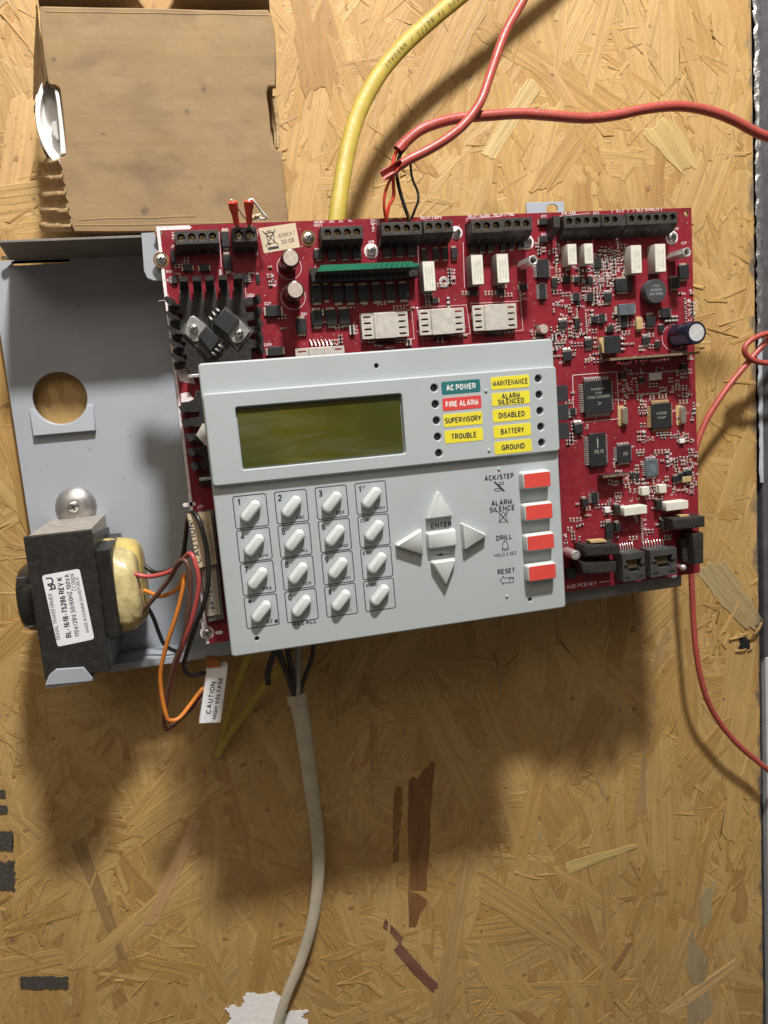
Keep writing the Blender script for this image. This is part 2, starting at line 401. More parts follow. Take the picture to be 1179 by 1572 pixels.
    def mesh(s, name, mats, org, smooth=35):
        me = bpy.data.meshes.new(name)
        ox, oy, oz = org
        me.from_pydata([W(x-ox, y-oy, z-oz) for x, y, z in s.v], [], s.f)
        for mm in (mats if isinstance(mats, (list, tuple)) else [mats]): me.materials.append(mm)
        me.polygons.foreach_set('material_index', s.m)
        if s.uv:
            ul = me.uv_layers.new(name='UVMap')
            for p in me.polygons:
                for li, vi in zip(p.loop_indices, p.vertices): ul.data[li].uv = s.uv[vi]
        if smooth:
            me.shade_smooth(); me.set_sharp_from_angle(angle=math.radians(smooth))
            for i in s.flat: me.polygons[i].use_smooth = False
        me.update()
        return me
    def build(s, name, mats, parent=None, org=None, smooth=35, label=None, kind=None):
        if org is None:
            n = max(1, len(s.v))
            org = (sum(v[0] for v in s.v)/n, sum(v[1] for v in s.v)/n, min((v[2] for v in s.v), default=0))
        o = bpy.data.objects.new(name, s.mesh(name, mats, org, smooth))
        put(o, org, parent)
        if label: o['label'] = label
        if kind: o['kind'] = kind
        return o
ORG = {}
def put(o, org, parent=None):
    if o.name not in col.objects: col.objects.link(o)
    ORG[o.name] = tuple(org)
    if parent is not None:
        o.parent = parent; p = ORG[parent.name]
        o.location = W(org[0]-p[0], org[1]-p[1], org[2]-p[2])
    else: o.location = W(*org)
    return o
def again(o, org, parent, rot=0, scale=None):
    "another piece like o at org (shares its mesh), with copies of its own pieces"
    c = o.copy(); put(c, org, parent)
    if rot: c.rotation_euler.y = o.rotation_euler.y-rot
    if scale: c.scale = (scale[0], 1, scale[1])
    for ch in list(o.children):
        d = ch.copy(); col.objects.link(d); d.parent = c; d.location = ch.location
    return c
def thing(name, label, cat, org=(0, 0, 0), group=None):
    e = bpy.data.objects.new(name, None); e.empty_display_size = .02
    put(e, org); e['label'] = label; e['category'] = cat
    if group: e['group'] = group
    return e
def _e(cx, cy, rx, ry, a0, a1, n=9):
    return [(cx+rx*math.cos(math.radians(a0+(a1-a0)*k/n)), cy+ry*math.sin(math.radians(a0+(a1-a0)*k/n))) for k in range(n+1)]
GL = {'A': (.80, [[(0, 0), (.5, 1), (1, 0)], [(.2, .33), (.8, .33)]]), 'B': (.70, [[(.6, .53)]+[(0, .53), (0, 1), (.6, 1)]+_e(.6, .765, .33, .235, 90, -90)[1:-1]+[(.6, .53)], [(0, .53), (0, 0), (.6, 0)]+_e(.6, .265, .4, .265, -90, 90)]),
 'C': (.74, [_e(.5, .5, .5, .5, 38, 322, 18)]), 'D': (.74, [[(0, 0), (0, 1), (.42, 1)]+_e(.42, .5, .58, .5, 90, -90, 12)+[(0, 0)]]), 'E': (.62, [[(1, 0), (0, 0), (0, 1), (1, 1)], [(0, .52), (.92, .52)]]),
 'F': (.58, [[(0, 0), (0, 1), (1, 1)], [(0, .5), (.88, .5)]]), 'G': (.78, [_e(.5, .5, .5, .5, 38, 345, 18)+[(1, .47), (.56, .47)], [(1, .47), (1, 0)]]), 'H': (.72, [[(0, 0), (0, 1)], [(1, 0), (1, 1)], [(0, .53), (1, .53)]]),
 'I': (0, [[(0, 0), (0, 1)]]), 'J': (.54, [[(1, 1), (1, .3)]+_e(.5, .3, .5, .3, 0, -180)]), 'K': (.74, [[(0, 0), (0, 1)], [(.95, 1), (.05, .36)], [(.32, .58), (1, 0)]]), 'L': (.56, [[(0, 1), (0, 0), (1, 0)]]),
 'M': (.86, [[(0, 0), (0, 1), (.5, .08), (1, 1), (1, 0)]]), 'N': (.72, [[(0, 0), (0, 1), (1, 0), (1, 1)]]), 'O': (.80, [_e(.5, .5, .5, .5, 0, 360, 24)]), 'P': (.66, [[(0, 0), (0, 1), (.58, 1)]+_e(.58, .72, .42, .28, 90, -90)+[(0, .44)]]),
 'Q': (.80, [_e(.5, .5, .5, .5, 0, 360, 24), [(.58, .28), (1, -.02)]]), 'R': (.70, [[(0, 0), (0, 1), (.58, 1)]+_e(.58, .735, .40, .265, 90, -90)+[(0, .47)], [(.55, .47), (1, 0)]]),
 'S': (.66, [_e(.5, .755, .46, .245, 20, 270, 12)+_e(.5, .265, .5, .265, 90, -160, 12)[1:]]), 'T': (.66, [[(0, 1), (1, 1)], [(.5, 1), (.5, 0)]]), 'U': (.72, [[(0, 1), (0, .36)]+_e(.5, .36, .5, .36, 180, 360, 10)+[(1, 1)]]),
 'V': (.74, [[(0, 1), (.5, 0), (1, 1)]]), 'W': (1.08, [[(0, 1), (.25, 0), (.5, 1), (.75, 0), (1, 1)]]), 'X': (.74, [[(0, 0), (1, 1)], [(0, 1), (1, 0)]]), 'Y': (.74, [[(0, 1), (.5, .42), (1, 1)], [(.5, .42), (.5, 0)]]), 'Z': (.64, [[(0, 1), (1, 1), (0, 0), (1, 0)]]),
 '0': (.58, [_e(.5, .5, .5, .5, 0, 360, 20)]), '1': (.30, [[(0, .76), (1, 1), (1, 0)]]), '2': (.58, [_e(.5, .72, .5, .28, 170, -30, 10)+[(0, 0), (1, 0)]]), '3': (.58, [_e(.48, .745, .46, .255, 160, -90, 11)+_e(.48, .255, .52, .255, 90, -160, 11)]),
 '4': (.60, [[(.74, 0), (.74, 1), (0, .28), (1, .28)]]), '5': (.58, [[(.94, 1), (.14, 1), (.06, .5)]+_e(.48, .32, .52, .32, 140, -160, 12)]), '6': (.58, [_e(.5, .31, .5, .31, 180, -180, 18), _e(.55, .5, .55, .5, 60, 195, 10)]), '7': (.56, [[(0, 1), (1, 1), (.35, 0)]]),
 '8': (.58, [_e(.5, .755, .45, .245, 0, 360, 16), _e(.5, .26, .5, .26, 0, 360, 16)]), '9': (.58, [_e(.5, .69, .5, .31, 0, 360, 18), _e(.45, .5, .55, .5, -120, 15, 10)]), '/': (.36, [[(0, -.02), (1, 1.02)]]), '-': (.34, [[(0, .38), (1, .38)]]),
 '.': (0, [[(0, 0), (0, .06)]]), ',': (.06, [[(1, .08), (0, -.18)]]), '!': (0, [[(0, 1), (0, .3)], [(0, .08), (0, 0)]]), '*': (.5, [[(.5, .45), (.5, 1)], [(0, .86), (1, .58)], [(0, .58), (1, .86)]]), '#': (.6, [[(.18, 0), (.42, 1)], [(.58, 0), (.82, 1)], [(0, .68), (1, .68)], [(0, .32), (1, .32)]]),
 '+': (.5, [[(.5, .15), (.5, .85)], [(0, .5), (1, .5)]]), '"': (.24, [[(0, 1), (0, .7)], [(1, 1), (1, .7)]]), '[': (.2, [[(1, 1), (0, 1), (0, 0), (1, 0)]]), ']': (.2, [[(0, 1), (1, 1), (1, 0), (0, 0)]]), '<': (.6, [[(1, 1), (0, .5), (1, 0)]]), ':': (0, [[(0, .1), (0, .16)], [(0, .6), (0, .66)]])}
def band(mb, P, w, z, mi=0):
    "a flat mitred ribbon along a polyline"
    P = [Vector(p) for p in P]
    Q = [P[0]]
    for p in P[1:]:
        if (p-Q[-1]).length > 1e-4: Q.append(p)
    P = Q; n = len(P)
    if n < 2: return
    closed = (P[0]-P[-1]).length < 1e-3 and n > 3
    if closed: P = P[:-1]; n -= 1
    Lf, Rt = [], []
    for i in range(n):
        a = P[i]-P[i-1] if (i or closed) else P[1]-P[0]; b = P[(i+1) % n]-P[i] if (i < n-1 or closed) else P[-1]-P[-2]
        a.normalize(); b.normalize(); na, nb = Vector((-a.y, a.x)), Vector((-b.y, b.x)); k = na+nb
        k = k/max(.42, k.length_squared)*2 if k.length > 1e-5 else na
        Lf.append(P[i]+k*w/2); Rt.append(P[i]-k*w/2)
    vs = [(p.x, p.y, z) for p in Lf]+[(p.x, p.y, z) for p in Rt]
    fs = []
    for i in range(n if closed else n-1):
        j = (i+1) % n; f = (i, n+i, n+j, j)
        ar = sum(vs[f[q]][0]*vs[f[(q+1) % 4]][1]-vs[f[(q+1) % 4]][0]*vs[f[q]][1] for q in range(4))
        fs.append(f if ar > 0 else f[::-1])
    mb.add(vs, fs, mi)
def text(mb, txt, cx, cy, w, h, z, rot=0, bold=.012, mi=0, flip=False, spacing=1):
    "stroke lettering fitted to w x h mm (None keeps the proportions), centred at cx, cy"
    wt_ = .20 if bold >= .016 else (.16 if bold >= .01 else .12)
    x = 0; st = []
    for chh in txt:
        if chh == ' ': x += .34; continue
        gw, strokes = GL[chh]; gw = gw*(1-wt_)
        for q in strokes: st.append([(x+u*gw, v) for u, v in q])
        x += gw+wt_+.15
    tot = x-.15-wt_
    if h is None: h = w/(tot+wt_)
    sy = abs(h)*(1-wt_); wl = wt_*abs(h)
    sx = (w-wl)/tot if (w and tot > 0) else sy
    if w and tot > 0: wl = min(wl, wl*(.35+.65*max(.5, min(1.15, sx/sy))))
    sg = 1 if h > 0 else -1
    c, s = math.cos(rot), math.sin(rot)
    for k, q in enumerate(st):
        pts = []
        for u, v in q:
            X, Y = (u-tot/2)*sx, sg*(v-.5)*sy; pts.append((cx+X*c-Y*s, cy+X*s+Y*c))
        band(mb, pts, wl, z+.0015*(k % 5), mi)
def stroke(mb, pts, w, z, mi=0, closed=False):
    "a flat inked line"
    P = [Vector(p) for p in pts]
    n = len(P)
    for i in range(n if closed else n-1):
        a, b = P[i], P[(i+1) % n]
        d = (b-a)
        if d.length < 1e-6: continue
        d.normalize(); q = Vector((-d.y, d.x))*w/2; e = d*w*.35
        a2, b2 = a-e, b+e
        mb.add([(a2.x-q.x, a2.y-q.y, z), (b2.x-q.x, b2.y-q.y, z), (b2.x+q.x, b2.y+q.y, z), (a2.x+q.x, a2.y+q.y, z)], [(0, 1, 2, 3)], mi)
        z += .0008
def ring(mb, loop, w, z, mi=0):
    ccw = loop if area(loop) > 0 else loop[::-1]
    inn = inset(ccw, w); n = len(ccw)
    mb.add([(x, y, z) for x, y in ccw]+[(x, y, z) for x, y in inn], [(i, (i+1) % n, n+(i+1) % n, n+i) for i in range(n)], mi)
def pan_head(mb, x, y, z, r, h, mi=0):
    mb.lathe(x, y, [(r, z), (r, z+h*.35), (r*.88, z+h*.75), (r*.62, z+h*.95), (r*.30, z+h)], 18, mi)
    return mb
def screw(parent, x, y, z, r, h=2.2, washer=0, name='screw', rot=.4, metal=STEEL):
    mb = MB()
    if washer: mb.cyl(x, y, washer, z, z+.5, 20, .15)
    pan_head(mb, x, y, z+(.5 if washer else 0), r, h)
    o = mb.build(name, metal, parent)
    zz = z+h+(.5 if washer else 0)+.03
    c = MB()
    for a in (rot, rot+math.pi/2): c.plate(rrect(x, y, r*1.15, r*.26, 0, 1, a), zz-.1, zz+(.01 if a == rot else .02))
    c.build('cross_slot', DARK, o)
    return o

# ================================================================== OSB wall
X0, X1, Y0, Y1 = -240, EDGE_X, -470, 440
wall = MB(); wall.plate([(X0, Y0), (X1, Y0), (X1, Y1), (X0, Y1)], -12, -1.1)
wall.uv = [(v[0]*.001, v[1]*.001) for v in wall.v]
osb = wall.build('osb_wall', WOOD, org=(0, 0, 0), smooth=0, kind='structure')

def strand(Ls, Ws, rough=1.0):
    "outline of one flake, long axis along x, with splintered ends and wandering, torn sides"
    n = max(5, min(13, int(Ls/8))); top = []; bot = []
    sk = random.uniform(-.8, .8)*Ws
    tp0, tp1 = random.uniform(.6, 1), random.uniform(.4, 1)
    wa, wb = random.uniform(0, 6), random.uniform(0, 6); cv = random.uniform(-.10, .10)*Ws
    na = nb = 0
    for k in range(n+1):
        t = k/n; x = -Ls/2+Ls*t; b = cv*math.sin(math.pi*t)
        w = Ws/2*(tp0+(tp1-tp0)*t)
        na = na*.5+random.uniform(-1, 1)*.055*Ws*rough; nb = nb*.5+random.uniform(-1, 1)*.055*Ws*rough
        jx = random.uniform(-.3, .3)*Ls/n
        top.append((x+jx+sk*.5, b+w+na)); bot.append((x-jx-sk*.5, b-w+nb))
    def end(a, b):
        k = max(3, min(8, int(Ws/3.2))); pts = []; d = 0
        for q in range(1, k):
            t = q/k+random.uniform(-.25, .25)/k; d = d*.4+random.gauss(0, .16)*Ws*rough
            pts.append((a[0]+(b[0]-a[0])*t+d, a[1]+(b[1]-a[1])*t))
        return pts
    return bot+end(bot[-1], top[-1])+top[::-1]+end(top[0], bot[0])
def strand_mesh(mb, loop, x, y, z, rot, tx, ty, uvs, thick=.8):
    n = len(loop); c, s = math.cos(rot), math.sin(rot)
    ins = inset(loop, .4)
    def tr(p, dz):
        return (x+p[0]*c-p[1]*s, y+p[0]*s+p[1]*c, z+tx*p[0]+ty*p[1]+dz)
    vs = [tr(p, 0) for p in ins]+[tr(p, -.13) for p in loop]+[tr(p, -thick) for p in loop]
    fs = [tuple(range(n))]+[(n+i, n+(i+1) % n, (i+1) % n, i) for i in range(n)]+[(2*n+i, 2*n+(i+1) % n, n+(i+1) % n, n+i) for i in range(n)]
    mb.add(vs, fs)
    ru, rv = random.uniform(0, 3), random.uniform(0, 3)
    uvs += [(p[0]*.001+ru, p[1]*.001+rv) for p in ins]+[(p[0]*.001+ru, p[1]*.001+rv) for p in loop]*2
def ang():
    r = random.random()
    if r < .50: return math.pi/2+random.gauss(0, .28)
    if r < .75: return math.pi/2+random.gauss(0, .75)
    return random.uniform(0, math.pi)
# the deep lay: one joined sheet of flakes, then the individual top ones
deep = MB(); uvs = []
for k in range(2100):
    Ls = min(150, max(26, random.gauss(84, 30))); Ws = min(46, max(6, random.gauss(23, 10)))
    strand_mesh(deep, strand(Ls, Ws), random.uniform(X0, X1), random.uniform(Y0, Y1), random.uniform(-.95, -.30), ang(),
                random.gauss(0, .0028), random.gauss(0, .011), uvs)
# torn slivers in drifts
for d in range(170):
    cx, cy = random.uniform(X0, X1), random.uniform(Y0, Y1); a0 = ang()
    for k in range(random.randint(5, 16)):
        Ls = random.uniform(5, 30); Ws = random.uniform(.8, 4.5)
        strand_mesh(deep, strand(Ls, Ws), cx+random.gauss(0, 14), cy+random.gauss(0, 14), random.uniform(-.30, .06), a0+random.gauss(0, .45),
                    random.gauss(0, .012), random.gauss(0, .07), uvs)
deep.uv = uvs
def clip_edge(mb):
    mb.v = [(min(v[0], X1+random.uniform(-.6, .3)) if v[0] > X1-.5 else v[0], v[1], v[2]) for v in mb.v]
clip_edge(deep)
deep.build('strand_bed', WOOD, osb, org=(0, 0, 0), smooth=0, kind='stuff')
kinds = []
for k in range(44):
    Ls = (110, 95, 85, 70, 60, 48)[k % 6]*random.uniform(.85, 1.2); Ws = random.uniform(11, 34)
    mb = MB(); u = []
    strand_mesh(mb, strand(Ls, Ws), 0, 0, 0, 0, random.gauss(0, .0025), random.gauss(0, .010), u); mb.uv = u
    kinds.append((mb.mesh('strand', WOOD, (0, 0, 0), 0), Ls))
cnt = 0
while cnt < 276:
    px, py = random.uniform(-30, 1150), random.uniform(-30, 1600)
    if 330 < px < 860 and 560 < py < 970: continue
    if 250 < px < 1050 and 360 < py < 860: continue
    x, y = A(px, py, 0); me, Ls = random.choice(kinds); a = ang()
    if x+abs(math.cos(a))*Ls*.62+8 > X1: continue
    o = bpy.data.objects.new('strand', me); put(o, (x, y, random.uniform(-.42, -.05)), osb); o.rotation_euler.y = -a-random.choice((0, math.pi))
    cnt += 1
# flakes of their own colour that stand out
OZ = [0]
def odd_strand(px0, py0, px1, py1, wpx, colr, name):
    a, b = A(px0, py0, 0), A(px1, py1, 0)
    Ls = math.hypot(b[0]-a[0], b[1]-a[1]); mb = MB(); u = []
    strand_mesh(mb, strand(Ls, wpx*S(px0, py0, 0), .7), (a[0]+b[0])/2, (a[1]+b[1])/2, -.07+.012*OZ[0], math.atan2(b[1]-a[1], b[0]-a[0]), 0, 0, u); mb.uv = u
    OZ[0] += 1; M = WOOD.copy(); M.name = name
    r = [n for n in M.node_tree.nodes if n.type == 'VALTORGB'][0]
    for e in r.color_ramp.elements: e.color = (*[c*random.uniform(.92, 1.06) for c in colr], 1)
    return mb.build('strand', M, osb, smooth=0)
odd_strand(648, 1185, 642, 1408, 46, (.22, .10, .036), 'rust_red_flake').rotation_euler = (0, 0, 0)
odd_strand(612, 1210, 606, 1360, 20, (.25, .12, .04), 'rust_red_flake')
odd_strand(608, 1452, 672, 1520, 25, (.17, .075, .05), 'plum_flake')
odd_strand(590, 1418, 618, 1448, 20, (.17, .075, .05), 'plum_flake')
odd_strand(118, 1290, 190, 1475, 24, (.30, .18, .075), 'umber_flake')
odd_strand(1083, 1366, 1085, 1418, 48, (.38, .30, .155), 'ash_grey_flake')
odd_strand(1074, 1452, 1072, 1512, 52, (.34, .27, .145), 'ash_grey_flake')
odd_strand(1070, 1512, 1078, 1568, 50, (.34, .27, .145), 'ash_grey_flake')
odd_strand(940, 1490, 968, 1448, 14, (.30, .16, .065), 'umber_flake')
odd_strand(1090, 870, 1160, 960, 55, (.40, .30, .15), 'ash_grey_flake')
odd_strand(1020, 1560, 1130, 1480, 22, (.56, .39, .165), 'straw_flake')
odd_strand(870, 1335, 975, 1300, 22, (.56, .39, .165), 'straw_flake')
odd_strand(680, 1560, 720, 1310, 36, (.46, .30, .115), 'straw_flake')
odd_strand(230, 1420, 300, 1260, 26, (.50, .32, .14), 'honey_flake')
odd_strand(820, 130, 750, 240, 30, (.585, .42, .19), 'straw_flake')
odd_strand(840, 100, 880, 165, 26, (.50, .31, .12), 'honey_flake')
odd_strand(1010, 190, 1060, 260, 60, (.56, .39, .16), 'straw_flake')
odd_strand(40, 150, 20, 300, 50, (.60, .40, .17), 'honey_flake')

def ragged(px, py, w, h, n=26, amp=.12, z=.3):
    "rough-edged blot in pixels -> loop on the wall"
    lp = []
    for k in range(n):
        t = k/n*4; e = int(t); f = t-e
        x, y = ((-1+2*f, -1), (1, -1+2*f), (1-2*f, 1), (-1, 1-2*f))[e]
        x *= 1+random.uniform(-amp, amp)*h/max(w, h)*1.2; y *= 1+random.uniform(-amp, amp)*1.3
        lp.append(A(px+x*w/2, py+y*h/2, z))
    return lp
for px, py, w, h in ((68, 1509, 74, 19), (5, 1345, 34, 46), (9, 1291, 22, 30), (5, 1243, 13, 13), (3, 1219, 12, 12)):
    mb = MB(); mb.plate(ragged(px, py, w, h, 64 if w > 20 else 18, .11), .30, .42); mb.build('stencil_mark', PAINTK, osb, smooth=0)
mb = MB()
lp = [(345, 1548), (356, 1543), (372, 1546), (374, 1530), (380, 1524), (398, 1526), (420, 1522), (432, 1530), (436, 1556), (448, 1552), (470, 1549), (474, 1553), (462, 1560), (473, 1566), (470, 1585), (474, 1610), (352, 1612), (350, 1590), (360, 1580), (348, 1572), (356, 1562)]
fine = []
for (xa_, ya_), (xb_, yb_) in zip(lp, lp[1:]+lp[:1]):
    for k in range(5): fine.append((xa_+(xb_-xa_)*k/5+random.gauss(0, 1.0), ya_+(yb_-ya_)*k/5+random.gauss(0, 1.0)))
mb.plate([A(x, y, .3) for x, y in fine], .30, .5); mb.build('paint_patch', PAINTW, osb, smooth=30)
# nail hole with the splinters it pushed up
hx, hy = A(1144, 989, .3)
mb = MB(); mb.plate(ragged(1144, 989, 17, 18, 16, .2), .2, .35); mb.build('nail_hole', DARK, osb, smooth=0)
for px0, py0, px1, py1, w, up in ((1152, 982, 1170, 955, 9, 5), (1120, 982, 1142, 976, 6, 1), (1128, 1000, 1146, 997, 6, 1.4), (1135, 975, 1150, 972, 5, 1.2), (1148, 1000, 1156, 992, 5, 1.5)):
    a, b = A(px0, py0, .4), A(px1, py1, up)
    mb = MB(); mb.tube([a+(.3,), ((a[0]+b[0])/2, (a[1]+b[1])/2, up*.7+.5), b+(up,)], w*.2, w*.09, n=6, sub=3, rads=(1, .6)); mb.uv = [(v[1]*.001, v[0]*.001) for v in mb.v]
    mb.build('splinter', WOOD, osb)

# ================================================================== right-hand edge: dark joint, foil tape, next panel
bk = MB(); bk.plate([(X1+.6, Y0), (X1+60, Y0), (X1+60, Y1), (X1+.6, Y1)], -12, -5); bk.build('joint_backing', DEEP, org=(X1, 0, -12), kind='structure')
ym = A(1172, 1010, 0)[1]
pn = MB(); pn.plate(rrect(X1+62, (Y0+ym)/2, 113, ym-Y0, 0), -4.9, .4, bev=.8); pn.build('painted_panel', PANEL, org=(X1+62, 0, -4.9), kind='structure')
pn = MB(); pn.plate(rrect(X1+62, (Y1+ym)/2, 115, Y1-ym-.6, 0), -4.9, .2, bev=.8); pn.build('dark_panel', mat('dark_grey_panel', (.085, .082, .09), .5, var=.25, vscale=80, bump=.2, bscale=400), org=(X1+62, 100, -4.9), kind='structure')
tp = MB()
def crinkle(mb, ya, yb, xa, xb, amp, z0, n=70):
    base = len(mb.v); cols = 6
    for i in range(n+1):
        y = ya+(yb-ya)*i/n; j = random.uniform(-.7, .7)
        for k in range(cols+1):
            t = k/cols
            mb.v.append((xa+(xb-xa)*t+j*(1-t)+random.uniform(-.25, .25), y, z0+math.sin(t*math.pi)*1.3+random.uniform(-amp, amp)))
    for i in range(n):
        for k in range(cols):
            a = base+i*(cols+1)+k
            mb.f.append([a, a+1, a+cols+2, a+cols+1] if yb > ya else [a, a+cols+1, a+cols+2, a+1]); mb.m.append(0)
crinkle(tp, 150, Y1, X1+1.2, X1+7.0, .55, .7, 110)
o = tp.build('foil_tape', FOIL, org=(X1+4, 250, .5), smooth=60)
o['label'] = 'crinkled silver foil tape strip down the upper right edge of the wood board'; o['category'] = 'tape'
tp = MB(); crinkle(tp, 40, 149, X1+1.5, X1+5.4, .22, .4, 30)
o = tp.build('sealant_bead', mat('pale_sealant', (.46, .49, .54), .3, var=.1, vscale=90, bump=.3, bscale=300), org=(X1+4, 90, .3), smooth=60)
o['label'] = 'smooth pale grey sealant bead below the foil tape at the right edge'; o['category'] = 'sealant'

def loft(mb, secs, mi=0, cap=True):
    base = len(mb.v); n = len(secs[0])
    for s in secs: mb.v += [tuple(p) for p in s]
    for a in range(len(secs)-1):
        for i in range(n):
            j = (i+1) % n
            mb.f.append([base+a*n+i, base+a*n+j, base+(a+1)*n+j, base+(a+1)*n+i]); mb.m.append(mi)
    if cap:
        mb.f.append([base+i for i in range(n)][::-1]); mb.m.append(mi)
        mb.f.append([base+(len(secs)-1)*n+i for i in range(n)]); mb.m.append(mi)
def textpx(mb, txt, a, b, hpx, z, bold=.012, mi=0, spacing=1):
    "lettering whose base direction runs from pixel a to pixel b"
    p, q = A(*a, z), A(*b, z)
    text(mb, txt, (p[0]+q[0])/2, (p[1]+q[1])/2, math.hypot(q[0]-p[0], q[1]-p[1]), hpx*S(*a, z), z, math.atan2(q[1]-p[1], q[0]-p[0]), bold, mi, spacing=spacing)
def quad(pts, z): return [A(x, y, z) for x, y in pts]
LAMP = (215, 1385, 800)

# ================================================================== chassis
xl = (A(12.6, 592, 8)[0]+A(40.6, 780, 8)[0])/2
ZF = 57.5
yt = A(60, 366.5, ZF)[1]; yb = A(230, 994, 8)[1]
zP = 8
ch = thing('mounting_chassis', 'blue grey sheet steel back plate with round knockout hole and folded top flange', 'chassis', (100, 110, 0))
hx0, hx1 = A(18, 400, zP)[0], A(106, 400, zP)[0]
hy0, hy1 = A(60, 406, zP)[1], A(60, 393, zP)[1]
hc = A(92.2, 611, zP); hr = 39.5*S(92, 611, zP)
mb = MB()
mb.plate([(xl, yb), (40, yb), (40, yt-1.2), (xl, yt-1.2)], zP-1.5, zP, holes=[circ(hc[0], hc[1], hr, 40), rrect((hx0+hx1)/2, (hy0+hy1)/2, hx1-hx0, hy1-hy0, 1.2)], bev=.3)
mb.build('back_plate', CHAS, ch)
# flange with one round hole, the light through it falls on the plate
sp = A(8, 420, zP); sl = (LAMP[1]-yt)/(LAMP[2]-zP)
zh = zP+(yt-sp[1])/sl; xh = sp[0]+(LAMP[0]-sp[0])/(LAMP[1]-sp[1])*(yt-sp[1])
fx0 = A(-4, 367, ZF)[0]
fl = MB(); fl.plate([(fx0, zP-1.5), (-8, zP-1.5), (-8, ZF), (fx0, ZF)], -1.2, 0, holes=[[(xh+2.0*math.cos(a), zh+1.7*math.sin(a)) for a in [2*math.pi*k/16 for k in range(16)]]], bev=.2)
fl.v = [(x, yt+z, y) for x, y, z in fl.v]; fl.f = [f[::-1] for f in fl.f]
fl.build('top_flange', mat('flange_shade_paint', (.17, .155, .14), .55, var=.15, dust=.25), ch)  # chassis grey darkened to brown: underside shade put into the colour
# lanced strap under the knockout
st = quad([(44.8, 629.7), (51.8, 669), (147, 660.5), (142.7, 622.7)], zP+2)
arc = []
for k in range(13):
    a = math.radians(-162+144*k/12); arc.append((hc[0]+hr*1.02*math.cos(a), hc[1]+hr*1.02*math.sin(a)))
lp = [st[1], st[2], st[3]]+[p for p in arc[::-1]]+[st[0]]
mb = MB(); mb.plate(lp, zP, zP+1.6, bev=.5)
ylo = min(p[1] for p in st); yhi = max(p[1] for p in st)
mb.v = [(x, y, z+(0 if z < zP+.5 else 2.0*(yhi-y)/(yhi-ylo))) for x, y, z in mb.v]
mb.build('strap', CHAS, ch)
# folded bottom lip
x1 = A(355, 1000, 20)[0]; x0 = A(150, 1010, 20)[0]
mb = MB(); mb.plate([(x0, zP-1.5), (x1, zP-1.5), (x1, zP+24), (x0+6, zP+24)], 0, 1.4, bev=.4); mb.v = [(x, yb+z-1.4, y) for x, y, z in mb.v]; mb.f = [f[::-1] for f in mb.f]
mb.build('bottom_lip', CHAS, ch)
mb = MB(); mb.plate([(x0+6, yb-4.6), (x1, yb-4.6), (x1, yb+.0), (x0+6, yb+.0)], zP+24, zP+25.4, bev=.4); mb.build('lip_return', CHAS, ch)
# raised deck that carries the board
dx1 = A(1042, 900, 66)[0]; dy0 = A(950, 912, 66)[1]; dy1 = 214
mb = MB(); mb.plate([(14, dy0), (dx1, dy0), (dx1, dy1), (14, dy1)], zP, 70, bev=1.2); mb.build('raised_deck', mat('deck_steel', (.20, .20, .205), .5, var=.1), ch)
for px, py, r_ in ((120, 469, .9), (100, 508, .45), (111, 509, .4), (21, 476, .45), (200, 670, .5), (138, 690, .6), (62, 720, .4), (190, 735, .45)):
    p = A(px, py, zP); k_ = MB(); k_.plate([(p[0]+r_*random.uniform(.6, 1.1)*math.cos(a), p[1]+r_*random.uniform(.6, 1.1)*math.sin(a)) for a in [i*math.pi/4 for i in range(8)]], zP, zP+.03); k_.build('paint_chip', mat('chip_mark', (.10, .095, .09), .6), ch, smooth=0)
p = A(808, 308, zP); q = A(866, 309, zP)
e = A(845, 318, zP)
mb = MB(); mb.plate([(p[0], 200), (q[0], 200), (q[0], q[1]), (p[0], q[1])], zP-1.5, zP, holes=[rrect(e[0]+1.2, e[1]-1.4, 8.4, 6.4, 3.1, 5)], bev=.3); mb.build('mounting_ear', CHAS, ch)
p = quad([(217, 358), (221, 416), (226, 427), (236, 431), (262, 431), (258, 356)], 73)
mb = MB(); mb.plate(p, 71.5, 73.5, bev=.3); mb.build('support_tab', CHAS, ch)
c = A(117, 777, zP); r = 30*S(117, 777, zP)
mb = MB(); mb.lathe(c[0], c[1], [(r, zP), (r*.99, zP+1.2), (r*.9, zP+2.6), (r*.7, zP+4.3), (r*.42, zP+5.6), (r*.38, zP+5.7)], 32)
w = mb.build('dome_washer', mat('dull_zinc', (.40, .39, .375), .42, .75, var=.15, vscale=200, dust=.25), ch); screw(w, c[0]-.6, c[1]+.2, zP+5.6, r*.30, 2.0)
p = quad([(68.7, 1053), (75, 1037), (85.5, 1028), (128, 1025), (142, 1042), (140.5, 1046)], 81)
mb = MB(); mb.plate(p, 79.2, 80.8, bev=.4)
mb.build('hook_tab', CHAS, ch)
a, b = A(69, 1050, 80), A(141, 1044, 80)
mb = MB(); mb.plate([(a[0], b[1]-1.2), (b[0], b[1]-1.2), (b[0], b[1]+.2), (a[0], b[1]+.2)], zP, 79.4, bev=.3); mb.build('hook_arm', CHAS, ch)

